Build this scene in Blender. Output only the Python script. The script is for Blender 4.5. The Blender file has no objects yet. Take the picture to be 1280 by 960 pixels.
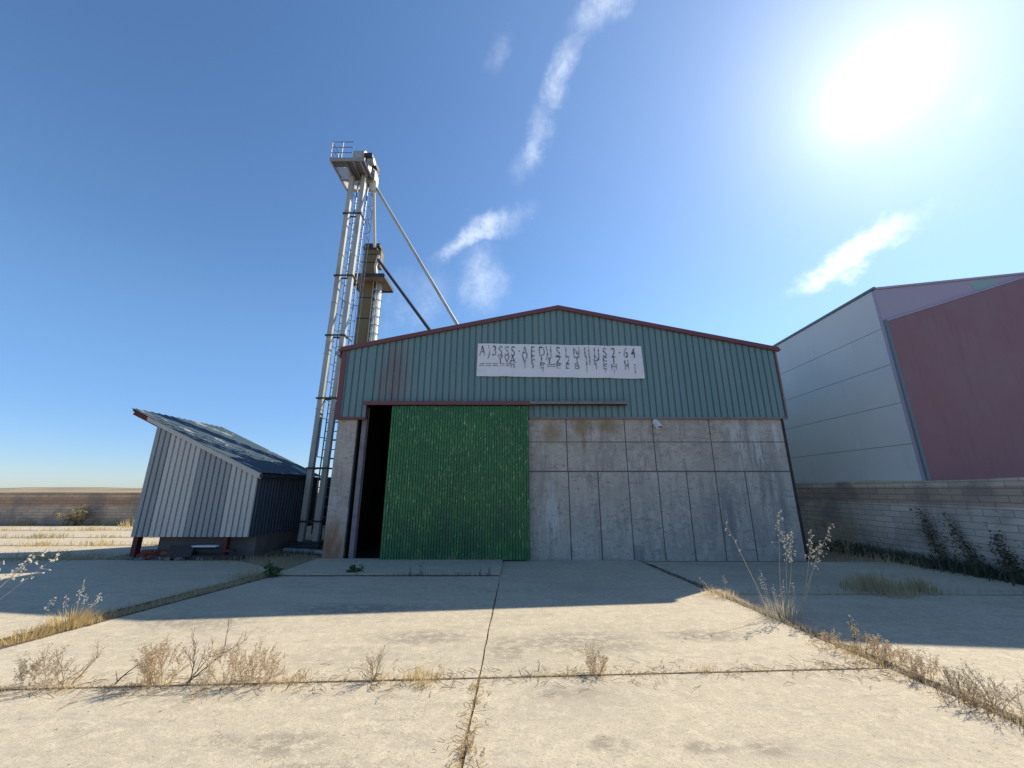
import bpy, math, random
from mathutils import Vector, Matrix
R = math.radians
rnd = random.Random(7)
SC = bpy.context.scene
COL = SC.collection
CAM_H, PITCH, FPX = 1.6, R(15.2), 485.0
CP, SP = math.cos(PITCH), math.sin(PITCH)

# ------------------------------------------------------------------ helpers
def ray(u, v):
    a, b = (u-640)/FPX, (480-v)/FPX
    return Vector((a, CP-b*SP, SP+b*CP))
def gp(u, v):                      # surveyed ground point
    d = ray(u, v); s = CAM_H/-d.z
    return (d.x*s, d.y*s)
def zat(v, Y, u=640):
    d = ray(u, v); return CAM_H + d.z/d.y*Y

WPOS = {}
class MB:
    def __init__(s): s.v = []; s.f = []; s.smooth = False
    def add(s, vs, fs):
        n = len(s.v); s.v += [tuple(p) for p in vs]; s.f += [tuple(i+n for i in f) for f in fs]
    def box(s, x0, x1, y0, y1, z0, z1):
        s.add([(x0,y0,z0),(x1,y0,z0),(x1,y1,z0),(x0,y1,z0),(x0,y0,z1),(x1,y0,z1),(x1,y1,z1),(x0,y1,z1)],
              [(0,3,2,1),(4,5,6,7),(0,1,5,4),(1,2,6,5),(2,3,7,6),(3,0,4,7)])
        return s
    def bar(s, p, q, w, h, up=(0,0,1)):
        p, q = Vector(p), Vector(q); d = (q-p).normalized(); u = Vector(up)
        if abs(d.dot(u)) > .98: u = Vector((0,1,0))
        sx = d.cross(u).normalized(); sz = sx.cross(d).normalized()
        vs = []
        for c in (p, q):
            for a, b in ((-1,-1),(1,-1),(1,1),(-1,1)): vs.append(c+sx*a*w/2+sz*b*h/2)
        s.add(vs, [(0,1,2,3),(7,6,5,4),(0,4,5,1),(1,5,6,2),(2,6,7,3),(3,7,4,0)]); return s
    def tube(s, pts, r, n=6, cap=True):
        pts = [Vector(p) for p in pts]; rs = r if isinstance(r, (list, tuple)) else [r]*len(pts)
        vs = []; prev = None
        for i, p in enumerate(pts):
            d = (pts[min(i+1,len(pts)-1)]-pts[max(i-1,0)]).normalized()
            if prev is None:
                ref = Vector((0,0,1)) if abs(d.z) < .9 else Vector((1,0,0))
                sx = d.cross(ref).normalized()
            else:
                sx = (prev - d*prev.dot(d)).normalized()
            prev = sx; sy = d.cross(sx)
            for k in range(n):
                a = 2*math.pi*k/n; vs.append(p+(sx*math.cos(a)+sy*math.sin(a))*rs[i])
        fs = [(i*n+k, i*n+(k+1)%n, (i+1)*n+(k+1)%n, (i+1)*n+k) for i in range(len(pts)-1) for k in range(n)]
        if cap: fs += [tuple(range(n))[::-1], tuple((len(pts)-1)*n+k for k in range(n))]
        s.add(vs, fs); return s
    def prism(s, poly, z0, z1):     # polygon in XY, ccw
        n = len(poly)
        s.add([(x,y,z0) for x,y in poly]+[(x,y,z1) for x,y in poly],
              [tuple(range(n))[::-1], tuple(range(n,2*n))]+[(i,(i+1)%n,n+(i+1)%n,n+i) for i in range(n)]); return s
    def prism_y(s, poly, y0, y1):   # polygon in XZ
        n = len(poly)
        s.add([(x,y0,z) for x,z in poly]+[(x,y1,z) for x,z in poly],
              [tuple(range(n)), tuple(range(n,2*n))[::-1]]+[((i+1)%n,i,n+i,n+(i+1)%n) for i in range(n)]); return s
    def build(s, name, mat, parent=None, loc=None):
        me = bpy.data.meshes.new(name)
        off = Vector(WPOS[parent.name]) if parent else Vector(loc or (0,0,0))
        me.from_pydata([tuple(Vector(p)-off) for p in s.v], [], s.f); me.update()
        if s.smooth: me.polygons.foreach_set('use_smooth', [True]*len(me.polygons))
        me.materials.append(mat)
        o = bpy.data.objects.new(name, me); COL.objects.link(o)
        if parent: o.parent = parent
        else: o.location = off
        WPOS[o.name] = tuple(off)
        return o

def tag(o, label=None, cat=None, group=None, kind=None):
    if label: o['label'] = label
    if cat: o['category'] = cat
    if group: o['group'] = group
    if kind: o['kind'] = kind
    return o
def thing(name, loc, label, cat, group=None):
    o = bpy.data.objects.new(name, None); COL.objects.link(o); o.location = loc; o.empty_display_size = .2
    WPOS[o.name] = tuple(loc); return tag(o, label, cat, group)

# ------------------------------------------------------------------ materials
def nodes_of(m):
    m.use_nodes = True; nt = m.node_tree; nt.nodes.clear(); return nt
class NT:
    def __init__(s, nt): s.nt = nt
    def n(s, t, **kw):
        x = s.nt.nodes.new(t)
        for k, v in kw.items():
            if k.startswith('i_'): x.inputs[int(k[2:]) if k[2:].isdigit() else k[2:]].default_value = v
            else: setattr(x, k, v)
        return x
    def l(s, a, b): s.nt.links.new(a, b)
    def math(s, op, a, b=None, clamp=False):
        x = s.n('ShaderNodeMath', operation=op, use_clamp=clamp)
        for i, q in enumerate((a, b)):
            if q is None: continue
            if isinstance(q, (int, float)): x.inputs[i].default_value = q
            else: s.l(q, x.inputs[i])
        return x.outputs[0]
    def mixc(s, f, a, b, blend='MIX'):
        x = s.n('ShaderNodeMix', data_type='RGBA', blend_type=blend)
        for i, q in ((0,f),(6,a),(7,b)):
            if isinstance(q, (int, float)): x.inputs[i].default_value = q
            elif isinstance(q, tuple): x.inputs[i].default_value = (*q[:3], 1)
            else: s.l(q, x.inputs[i])
        return x.outputs[2]
    def noise(s, co, scale, stretch=(1,1,1), detail=4, rough=.55, dist=0, loc=(0,0,0)):
        mp = s.n('ShaderNodeMapping'); mp.inputs['Scale'].default_value = stretch; mp.inputs['Location'].default_value = loc
        s.l(co, mp.inputs['Vector'])
        t = s.n('ShaderNodeTexNoise'); t.inputs['Scale'].default_value = scale; t.inputs['Detail'].default_value = detail
        t.inputs['Roughness'].default_value = rough; t.inputs['Distortion'].default_value = dist
        s.l(mp.outputs[0], t.inputs['Vector']); return t.outputs[0]
    def rng(s, x, lo, hi, a=0., b=1., smooth=True):
        m = s.n('ShaderNodeMapRange', interpolation_type='SMOOTHSTEP' if smooth else 'LINEAR')
        m.inputs[1].default_value = lo; m.inputs[2].default_value = hi; m.inputs[3].default_value = a; m.inputs[4].default_value = b
        s.l(x, m.inputs[0]); return m.outputs[0]

def pmat(name, base, rough=.8, metal=0., layers=(), bump=(), spec=.3, trans=0., coat=0.):
    m = bpy.data.materials.new(name); T = NT(nodes_of(m))
    out = T.n('ShaderNodeOutputMaterial'); bs = T.n('ShaderNodeBsdfPrincipled')
    bs.inputs['Roughness'].default_value = rough; bs.inputs['Metallic'].default_value = metal
    bs.inputs['Specular IOR Level'].default_value = spec
    co = T.n('ShaderNodeNewGeometry').outputs['Position']
    rgb = T.n('ShaderNodeRGB'); rgb.outputs[0].default_value = (*base, 1); c = rgb.outputs[0]
    for L in layers:
        nz = T.noise(co, L.get('s', 1), L.get('st', (1,1,1)), L.get('d', 5), L.get('r', .6), L.get('dist', 0), L.get('loc', (0,0,0)))
        f = T.rng(nz, L['lo'], L['hi'], 0, L.get('f', 1))
        if 'vein' in L:      # thin meandering hairline cracks
            k = T.rng(T.math('ABSOLUTE', T.math('SUBTRACT', nz, .5)), 0, L['vein'], 1, 0)
            f = T.math('MULTIPLY', T.math('MULTIPLY', k, T.rng(T.noise(co, .9, (1,1,1), 2, .5, 0, (7,3,0)), .50, .60)), L['f'])
        if 'spots' in L:
            acc = None
            for cc, rr in L['spots']:
                sb = T.n('ShaderNodeVectorMath', operation='SUBTRACT'); T.l(co, sb.inputs[0]); sb.inputs[1].default_value = cc
                dv = T.n('ShaderNodeVectorMath', operation='DIVIDE'); T.l(sb.outputs[0], dv.inputs[0]); dv.inputs[1].default_value = rr
                ln = T.n('ShaderNodeVectorMath', operation='LENGTH'); T.l(dv.outputs[0], ln.inputs[0])
                k = T.rng(ln.outputs['Value'], 1.0, .25)
                acc = k if acc is None else T.math('MAXIMUM', acc, k)
            f = T.math('MULTIPLY', f, acc)
        c = T.mixc(f, c, L['c'], L.get('blend', 'MIX'))
    T.l(c, bs.inputs['Base Color'])
    last = None
    for (s_, strength, dist_, st) in bump:
        b = T.n('ShaderNodeBump'); b.inputs['Strength'].default_value = strength; b.inputs['Distance'].default_value = dist_
        T.l(T.noise(co, s_, st, 6, .65), b.inputs['Height'])
        if last is not None: T.l(last, b.inputs['Normal'])
        last = b.outputs[0]
    if last is not None: T.l(last, bs.inputs['Normal'])
    sh = bs.outputs[0]
    if trans > 0:
        tr = T.n('ShaderNodeBsdfTranslucent'); T.l(c, tr.inputs['Color'])
        mx = T.n('ShaderNodeMixShader'); mx.inputs[0].default_value = trans
        T.l(bs.outputs[0], mx.inputs[1]); T.l(tr.outputs[0], mx.inputs[2]); sh = mx.outputs[0]
    T.l(sh, out.inputs['Surface']); return m

def spots(*a): return list(a)
M = {}
STAINS = [((.75,4.8,0),(1.1,.5,1)), ((-1.0,4.95,0),(.75,.32,1)), ((.45,3.72,0),(.4,.16,1)), ((-.05,4.6,0),(.3,.5,1)),
          ((2.2,5.0,0),(.8,.3,1)), ((.62,3.05,0),(.22,.12,1)), ((1.25,3.02,0),(.28,.1,1)), ((1.65,3.0,0),(.25,.12,1)), ((-2.2,6.0,0),(1.4,.4,1)), ((-4,5.5,0),(1.2,.4,1)),
          ((-1.5,3.05,0),(.5,.2,1)), ((-1.15,2.8,0),(.35,.12,1))]
slab_layers = [
    dict(s=.45, lo=.38, hi=.62, c=(.52,.445,.325), f=.8),
    dict(s=1.3, st=(.6,1.7,1), lo=.47, hi=.64, c=(.41,.35,.26), f=.7, dist=.6),
    dict(s=2.6, st=(.45,2.3,1), lo=.54, hi=.66, c=(.35,.305,.235), f=.55, dist=1.4),
    dict(s=6, st=(.5,1.8,1), d=8, r=.7, lo=.57, hi=.63, c=(.31,.28,.225), f=.55, dist=.8),
    dict(s=8, st=(.7,1.8,1), d=9, r=.75, lo=.41, hi=.48, c=(.24,.21,.16), f=.85, dist=.5, spots=STAINS),
    dict(s=9, d=8, r=.75, lo=.47, hi=.62, c=(.62,.53,.38), f=.6),
    dict(s=38, d=4, r=.7, lo=.52, hi=.64, c=(.30,.25,.18), f=.6),
    dict(s=100, d=3, lo=.5, hi=.66, c=(.25,.21,.155), f=.5),
    dict(s=190, d=2, lo=.54, hi=.68, c=(.70,.61,.45), f=.5),
    dict(s=17, d=2, lo=.70, hi=.74, c=(.15,.125,.10), f=.6),
    dict(s=.75, d=9, r=.62, dist=.3, lo=0, hi=1, vein=.0042, c=(.15,.125,.09), f=.5),
    dict(s=.28, st=(1,1.4,1), d=3, lo=.50, hi=.66, c=(.36,.315,.24), f=.45),
]
M['slab'] = pmat('slab concrete', (.47,.40,.29), .9, layers=slab_layers, bump=[(60,.35,.012,(1,1,1)), (7,.25,.03,(1,1.5,1))], spec=.2)
M['dirt'] = pmat('dirt', (.30,.225,.135), .95, layers=[
    dict(s=.02, lo=.4, hi=.6, c=(.36,.27,.15), f=.7), dict(s=.5, lo=.4, hi=.7, c=(.22,.165,.10), f=.7),
    dict(s=8, lo=.45, hi=.7, c=(.42,.34,.22), f=.5), dict(s=45, lo=.5, hi=.7, c=(.12,.09,.06), f=.5)],
    bump=[(25,.6,.03,(1,1,1))], spec=.15)
M['soil_shade'] = pmat('dark soil', (.075,.058,.042), .95, layers=[dict(s=20, lo=.4, hi=.65, c=(.14,.11,.075), f=.8)], bump=[(50,.6,.02,(1,1,1))])  # soil tone kept dark to paint the joint shade too
M['hill'] = pmat('hill field', (.30,.24,.15), .95, layers=[dict(s=.02, st=(1,.3,1), lo=.45, hi=.55, c=(.17,.15,.09), f=.8)])
M['cconc'] = pmat('barn concrete', (.475,.42,.355), .9, layers=[
    dict(s=1.0, lo=.42, hi=.60, c=(.39,.345,.295), f=.8),
    dict(s=2.5, st=(2.4,1,.45), lo=.50, hi=.66, c=(.31,.28,.245), f=.75, dist=.4),
    dict(s=6, st=(1,1,.8), d=8, r=.7, lo=.52, hi=.62, c=(.55,.49,.42), f=.65),
    dict(s=4, st=(1.3,1,4.5), d=7, r=.72, lo=.555, hi=.61, c=(.225,.205,.185), f=.65, dist=.8),
    dict(s=5, st=(5,1,.35), d=6, lo=.58, hi=.68, c=(.27,.265,.26), f=.6, dist=.3),
    dict(s=3, st=(1,1,.5), lo=.25, hi=.60, c=(.25,.165,.075), f=.75, spots=[((1.0,9.87,3.0),(.34,.5,.42)), ((1.8,9.87,3.13),(.36,.5,.38)), ((2.45,9.87,3.15),(.45,.5,.28)), ((1.82,9.87,2.75),(.08,.5,.5))]),
    dict(s=2, st=(3.2,1,.35), d=6, lo=.38, hi=.62, c=(.20,.20,.20), f=.75, dist=.4, spots=[((5.95,9.87,2.0),(.55,.6,2.3)), ((6.45,9.87,1.4),(.4,.6,2.)), ((5.2,9.87,1.0),(.7,.5,1.3)), ((.85,9.87,1.2),(.22,.5,1.9)), ((3.1,9.87,.1),(.6,.5,.35))]),
    dict(s=3, st=(4,1,.6), d=7, r=.7, lo=.45, hi=.56, c=(.60,.585,.56), f=.7, dist=.5, spots=[((5.75,9.87,2.8),(.35,.5,.9)), ((6.2,9.87,2.7),(.3,.5,.9)), ((6.7,9.87,2.9),(.25,.5,.7)), ((1.0,9.87,1.0),(.3,.5,.9))]),
    dict(s=90, lo=.5, hi=.7, c=(.24,.23,.22), f=.4),
    dict(s=20, d=3, lo=.65, hi=.70, c=(.13,.12,.115), f=.7),
    dict(s=2, st=(1,1,.4), lo=.15, hi=.45, c=(.27,.13,.06), f=.9, spots=[((-4.25,9.87,.35),(.45,.6,.85))]),
    ], bump=[(40,.35,.012,(1,1,1)), (6,.4,.03,(1,1,1))], spec=.2)
M['groove'] = pmat('joint recess', (.15,.14,.13), .95, layers=[dict(s=8, lo=.4, hi=.7, c=(.13,.125,.12), f=.8)])
M['clad'] = pmat('teal cladding', (.135,.228,.232), .45, layers=[
    dict(s=.8, st=(2.5,1,.3), lo=.42, hi=.65, c=(.165,.25,.255), f=.8),
    dict(s=2, st=(5,1,.15), lo=.55, hi=.75, c=(.12,.20,.215), f=.7),
    dict(s=14, st=(1,1,.2), lo=.62, hi=.8, c=(.16,.25,.26), f=.5),
    dict(s=2.0, st=(2,1,.2), lo=.3, hi=.5, c=(.17,.15,.145), f=.85, spots=[((-3.15,9.8,4.4),(.6,.5,1.6))])],
    bump=[(3,.1,.02,(1,1,.3))], spec=.4)
M['redtrim'] = pmat('oxide red trim', (.17,.065,.07), .55, layers=[dict(s=3, st=(1,1,1), lo=.45, hi=.7, c=(.14,.075,.078), f=.8), dict(s=30, lo=.6, hi=.75, c=(.26,.14,.13), f=.5)])
M['pinktrim'] = pmat('weathered pink grey trim', (.23,.15,.155), .55)
M['greytrim'] = pmat('grey flashing', (.21,.19,.20), .5, layers=[dict(s=4, lo=.45, hi=.7, c=(.15,.12,.125), f=.8)])
M['green'] = pmat('green paint', (.024,.14,.044), .42, layers=[
    dict(s=.9, lo=.4, hi=.7, c=(.016,.11,.036), f=.8),
    dict(s=2.2, st=(1,1,.5), lo=.5, hi=.7, c=(.035,.18,.045), f=.6),
    dict(s=6.5, st=(8,1,.7), d=5, r=.7, lo=.60, hi=.65, c=(.32,.43,.17), f=.85),
    dict(s=11, st=(5,1,.6), d=4, r=.65, lo=.615, hi=.66, c=(.52,.54,.28), f=.9),
    dict(s=3.0, st=(6,1,.6), loc=(3,0,9), lo=.62, hi=.75, c=(.015,.08,.035), f=.6),
    dict(s=6, st=(5,1,1), lo=.55, hi=.66, c=(.34,.38,.16), f=.7, spots=[((-1.95,9.7,2.95),(.5,.4,.35)), ((-1.2,9.7,2.5),(.35,.4,.4)), ((-.15,9.7,3.0),(.3,.4,.6))]),
    dict(s=2, st=(1,1,.5), lo=.35, hi=.65, c=(.012,.07,.04), f=.7, spots=[((-1.3,9.7,.6),(2.4,.5,1.1))]),
    dict(s=3, lo=.3, hi=.6, c=(.17,.14,.07), f=.5, spots=[((-1.3,9.7,.02),(1.9,.4,.16))])], spec=.4)
M['steel'] = pmat('galvanised steel', (.33,.33,.335), .5, .3, layers=[dict(s=3, lo=.45, hi=.7, c=(.22,.20,.19), f=.7)])
M['grating'] = pmat('dull grating', (.16,.16,.17), .6, .2)
M['dark'] = pmat('dark steel', (.045,.045,.05), .6, .2, layers=[dict(s=5, lo=.5, hi=.7, c=(.09,.06,.045), f=.6)])
M['inside'] = pmat('barn interior shade', (.03,.03,.03), .9)  # near-black colour stands in for the shade inside the barn
M['roof'] = pmat('barn roof sheet', (.25,.25,.25), .6, layers=[dict(s=1, lo=.4, hi=.7, c=(.18,.17,.16), f=.8)])
M['banner'] = pmat('banner cloth', (.72,.72,.75), .7, layers=[dict(s=2, st=(1,1,2.5), lo=.45, hi=.7, c=(.62,.62,.67), f=.6), dict(s=6, st=(8,1,.25), lo=.58, hi=.72, c=(.50,.50,.54), f=.45)])
M['ink'] = pmat('banner ink', (.05,.065,.085), .8, layers=[dict(s=20, d=3, lo=.45, hi=.57, c=(.56,.57,.61), f=.85)])
M['inkfade'] = pmat('faded banner ink', (.16,.18,.21), .8, layers=[dict(s=14, lo=.45, hi=.6, c=(.60,.61,.65), f=.8)])
M['lampwhite'] = pmat('lamp housing', (.72,.72,.72), .4)
M['shedlight'] = pmat('pale ribbed sheet', (.52,.49,.445), .45, .15, layers=[dict(s=1.5, st=(3,1,.4), lo=.4, hi=.7, c=(.43,.405,.37), f=.7), dict(s=18, st=(1,1,.5), lo=.55, hi=.75, c=(.40,.39,.38), f=.4)])
M['sheddark'] = pmat('grey ribbed sheet', (.32,.32,.31), .5, .15, layers=[dict(s=2, st=(3,1,.4), lo=.4, hi=.7, c=(.27,.275,.275), f=.7), dict(s=18, lo=.55, hi=.75, c=(.22,.23,.24), f=.4)])
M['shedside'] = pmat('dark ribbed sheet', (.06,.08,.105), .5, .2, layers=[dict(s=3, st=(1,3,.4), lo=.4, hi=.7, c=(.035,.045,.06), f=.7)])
M['shedroof'] = pmat('blue grey roof sheet', (.052,.085,.105), .62, .0, layers=[
    dict(s=2, lo=.4, hi=.7, c=(.062,.085,.11), f=.8),
    dict(s=1.5, st=(.8,1.6,.8), d=7, r=.65, lo=.585, hi=.62, c=(.34,.35,.34), f=.8, dist=.5),
    dict(s=9, st=(1,2,1), lo=.6, hi=.72, c=(.17,.15,.12), f=.5)], spec=.15)
M['plinth'] = pmat('shed plinth', (.17,.15,.135), .9, layers=[dict(s=2, lo=.4, hi=.7, c=(.12,.11,.10), f=.8), dict(s=30, lo=.5, hi=.7, c=(.22,.20,.18), f=.4)])
M['rustred'] = pmat('red oxide steel', (.15,.035,.03), .7, layers=[dict(s=6, lo=.45, hi=.7, c=(.09,.04,.03), f=.8)])
M['cream'] = pmat('cream elevator paint', (.42,.42,.38), .5, .1, layers=[dict(s=2, st=(2,2,.5), lo=.45, hi=.7, c=(.27,.275,.24), f=.8), dict(s=9, st=(2,2,.4), lo=.6, hi=.72, c=(.20,.15,.10), f=.6)])
M['olive'] = pmat('olive brown paint', (.185,.145,.066), .55, .0, layers=[dict(s=2, st=(2,2,.4), lo=.45, hi=.7, c=(.15,.115,.055), f=.8), dict(s=12, lo=.6, hi=.75, c=(.25,.15,.07), f=.5)])
M['brownplat'] = pmat('brown plate', (.23,.17,.13), .7, layers=[dict(s=4, lo=.4, hi=.7, c=(.12,.09,.075), f=.8)])
M['whitepipe'] = pmat('white pipe', (.62,.61,.58), .45, layers=[dict(s=4, st=(1,1,.4), lo=.5, hi=.7, c=(.48,.45,.40), f=.6)])
M['bluesteel'] = pmat('painted ladder steel', (.16,.19,.25), .5, .3)
M['deck'] = pmat('pale deck sheet', (.8,.8,.78), .6, layers=[dict(s=5, lo=.5, hi=.7, c=(.6,.6,.57), f=.6)], trans=.8)
M['panel'] = pmat('white cladding panel', (.62,.62,.61), .5, layers=[dict(s=.5, lo=.4, hi=.7, c=(.58,.58,.575), f=.8), dict(s=2, st=(1,2,.25), lo=.55, hi=.75, c=(.52,.52,.51), f=.5)])
M['maroon'] = pmat('maroon facade sheet', (.255,.125,.138), .5, layers=[dict(s=.6, lo=.4, hi=.7, c=(.25,.15,.165), f=.8), dict(s=3, st=(3,1,.3), lo=.5, hi=.75, c=(.21,.105,.115), f=.5)])  # red dulled in the colour to carry the lens flare veil
M['mauve'] = pmat('mauve gable sheet with sun haze', (.40,.345,.43), .5, layers=[dict(s=.6, lo=.4, hi=.7, c=(.37,.32,.41), f=.8)])  # paler, bluer colour carries the haze of the sun glare
M['trimgrey'] = pmat('slate corner trim', (.15,.19,.20), .5)
M['seam'] = pmat('panel seam', (.2,.2,.21), .8)
M['skylight'] = pmat('translucent sheet', (.36,.52,.50), .35, trans=.25)
M['straw'] = pmat('dry straw', (.66,.50,.22), .8, layers=[dict(s=6, lo=.4, hi=.65, c=(.50,.35,.15), f=.8), dict(s=40, lo=.45, hi=.7, c=(.70,.58,.34), f=.7)], trans=.35)
M['palestraw'] = pmat('bleached straw', (.62,.55,.42), .8, layers=[dict(s=30, lo=.4, hi=.65, c=(.48,.39,.26), f=.8)], trans=.35)
M['twig'] = pmat('dead twig', (.55,.42,.265), .85, layers=[dict(s=20, lo=.4, hi=.65, c=(.38,.26,.165), f=.8)], trans=.35)
M['darktwig'] = pmat('dark twig', (.12,.085,.055), .85, layers=[dict(s=20, lo=.4, hi=.65, c=(.20,.14,.09), f=.8)])
M['pinkleaf'] = pmat('withered leaves', (.78,.61,.39), .8, layers=[dict(s=25, lo=.4, hi=.65, c=(.74,.60,.40), f=.8)], trans=.4)
M['oat'] = pmat('oat husk', (.80,.75,.64), .7, layers=[dict(s=30, lo=.4, hi=.65, c=(.66,.58,.45), f=.8)], trans=.35)
M['leaf'] = pmat('green weed leaf', (.07,.12,.035), .7, layers=[dict(s=15, lo=.4, hi=.65, c=(.045,.08,.03), f=.8)], trans=.25)
M['darkleaf'] = pmat('dark creeper leaf', (.085,.10,.06), .7, layers=[dict(s=10, lo=.4, hi=.65, c=(.06,.065,.04), f=.8)], trans=.2)
M['olivegrass'] = pmat('olive grass', (.43,.355,.20), .8, layers=[dict(s=10, lo=.4, hi=.65, c=(.53,.44,.26), f=.8)], trans=.35)
M['brick'] = pmat('broken brick', (.28,.085,.06), .9, layers=[dict(s=20, lo=.4, hi=.65, c=(.20,.07,.05), f=.8)], bump=[(50,.4,.01,(1,1,1))])
M['stone'] = pmat('rubble stone', (.22,.20,.18), .9, layers=[dict(s=12, lo=.4, hi=.65, c=(.12,.11,.10), f=.8)], bump=[(40,.4,.01,(1,1,1))])
M['wood'] = pmat('white board', (.62,.60,.56), .8)
M['darkwood'] = pmat('dark timber', (.06,.05,.045), .85)

def wallmat(name, xcoord, cols):
    """block wall: courses and joints by a brick texture in (along, height)"""
    m = bpy.data.materials.new(name); T = NT(nodes_of(m))
    out = T.n('ShaderNodeOutputMaterial'); bs = T.n('ShaderNodeBsdfPrincipled'); bs.inputs['Roughness'].default_value = .9
    bs.inputs['Specular IOR Level'].default_value = .2
    co = T.n('ShaderNodeNewGeometry').outputs['Position']
    sp = T.n('ShaderNodeSeparateXYZ'); T.l(co, sp.inputs[0])
    cb = T.n('ShaderNodeCombineXYZ'); T.l(sp.outputs[xcoord], cb.inputs[0]); T.l(sp.outputs[2], cb.inputs[1])
    br = T.n('ShaderNodeTexBrick'); br.inputs['Scale'].default_value = 1; br.inputs['Brick Width'].default_value = .5; br.inputs['Row Height'].default_value = .135
    br.inputs['Mortar Size'].default_value = .009; br.inputs['Mortar Smooth'].default_value = .3; br.inputs['Bias'].default_value = 0
    br.inputs['Color1'].default_value = (.9,.9,.9,1); br.inputs['Color2'].default_value = (1.15,1.12,1.1,1); br.inputs['Mortar'].default_value = (.55,.55,.55,1)
    T.l(cb.outputs[0], br.inputs['Vector'])
    rp = T.n('ShaderNodeValToRGB'); rp.color_ramp.interpolation = 'CONSTANT'
    e = rp.color_ramp.elements
    while len(e) < len(cols): e.new(.5)
    for i, (p, c) in enumerate(cols): e[i].position = p; e[i].color = (*c, 1)
    wob = T.noise(co, 3, (1,1,.2), 3)
    zz = T.math('ADD', T.math('DIVIDE', sp.outputs[2], 2.0), T.math('MULTIPLY', T.math('SUBTRACT', wob, .5), .02))
    T.l(zz, rp.inputs[0])
    c = T.mixc(1., rp.outputs[0], br.outputs[0], 'MULTIPLY')
    c = T.mixc(T.rng(T.noise(co, 1.1, (1,1,1), 6), .45, .7, 0, .6), c, (.23,.19,.17))
    c = T.mixc(T.rng(T.noise(co, 5, (1,1,2.5), 6, .7), .58, .68, 0, .6), c, (.13,.11,.10))
    c = T.mixc(T.rng(T.noise(co, 14, (1,1,1), 4, .7), .55, .75, 0, .5), c, (.42,.38,.34))
    T.l(c, bs.inputs['Base Color'])
    b = T.n('ShaderNodeBump'); b.inputs['Strength'].default_value = .5; b.inputs['Distance'].default_value = .02
    T.l(T.math('ADD', T.math('MULTIPLY', br.outputs['Fac'], -.6), T.noise(co, 30, (1,1,1), 5)), b.inputs['Height'])
    T.l(b.outputs[0], bs.inputs['Normal']); T.l(bs.outputs[0], out.inputs['Surface']); return m
M['wallR'] = wallmat('block wall of the right plot', 1, [(0,(.60,.53,.46)), (.63,(.48,.36,.28)), (.83,(.62,.53,.42))])
M['wallL'] = wallmat('block wall of the left plot', 0, [(0,(.60,.44,.31)), (.42,(.46,.29,.18)), (.60,(.58,.42,.28)), (.67,(.46,.33,.23))])

# ------------------------------------------------------------------ sky, sun, camera
SUN_AZ, SUN_EL = R(54.3), R(41.7)
SUN = Vector((math.sin(SUN_AZ)*math.cos(SUN_EL), math.cos(SUN_AZ)*math.cos(SUN_EL), math.sin(SUN_EL)))
w = bpy.data.worlds.new('World'); SC.world = w; w.use_nodes = True
T = NT(w.node_tree); w.node_tree.nodes.clear()
wo = T.n('ShaderNodeOutputWorld'); bg = T.n('ShaderNodeBackground'); bg.inputs['Strength'].default_value = .115
sky = T.n('ShaderNodeTexSky', sky_type='NISHITA'); sky.sun_disc = False; sky.sun_elevation = SUN_EL; sky.sun_rotation = SUN_AZ
sky.altitude = 400; sky.air_density = 1.0; sky.dust_density = .25; sky.ozone_density = 2.5
dirv = T.n('ShaderNodeTexCoord').outputs['Generated']
def dotn(v, src=None):
    x = T.n('ShaderNodeVectorMath', operation='DOT_PRODUCT'); T.l(src or dirv, x.inputs[0]); x.inputs[1].default_value = v; return x.outputs['Value']
def blob(p, q, half_w, gain_len=.5, dirv=None):
    """soft thin-cloud band in the sky between two bearings p and q"""
    a, b = ray(*p).normalized(), ray(*q).normalized(); c = (a+b).normalized()
    t = (b-a); ln = t.length*gain_len; t.normalize(); n = c.cross(t).normalized()
    px = T.math('DIVIDE', dotn(t, dirv), ln); py = T.math('DIVIDE', dotn(n, dirv), half_w)
    r2 = T.math('ADD', T.math('MULTIPLY', px, px), T.math('MULTIPLY', py, py))
    e = T.math('POWER', 2.718, T.math('MULTIPLY', r2, -1.6))
    return T.math('MULTIPLY', e, T.math('GREATER_THAN', dotn(c), 0))
def warp(scale, amt):
    t = T.n('ShaderNodeTexNoise'); t.inputs['Scale'].default_value = scale; t.inputs['Detail'].default_value = 6; t.inputs['Roughness'].default_value = .6
    T.l(dirv, t.inputs['Vector'])
    a = T.n('ShaderNodeVectorMath', operation='SUBTRACT'); T.l(t.outputs['Color'], a.inputs[0]); a.inputs[1].default_value = (.5,.5,.5)
    b = T.n('ShaderNodeVectorMath', operation='SCALE'); T.l(a.outputs[0], b.inputs[0]); b.inputs[3].default_value = amt
    d = T.n('ShaderNodeVectorMath', operation='ADD'); T.l(dirv, d.inputs[0]); T.l(b.outputs[0], d.inputs[1]); return d.outputs[0]
WD = warp(5.5, .16)
cn = T.noise(dirv, 9, (1,1,1), 8, .62, .6); cn2 = T.noise(dirv, 30, (1,1,1), 9, .7, 1.4)
cloudn = T.math('ADD', T.math('MULTIPLY', cn, .65), T.math('MULTIPLY', cn2, .35))
def wisp(p, q, hw, lo, hi, f):
    return T.math('MULTIPLY', T.rng(T.math('MULTIPLY', blob(p, q, hw, .62, WD), T.math('ADD', T.math('MULTIPLY', cloudn, 2.3), -.42)), lo, hi), f)
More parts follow.
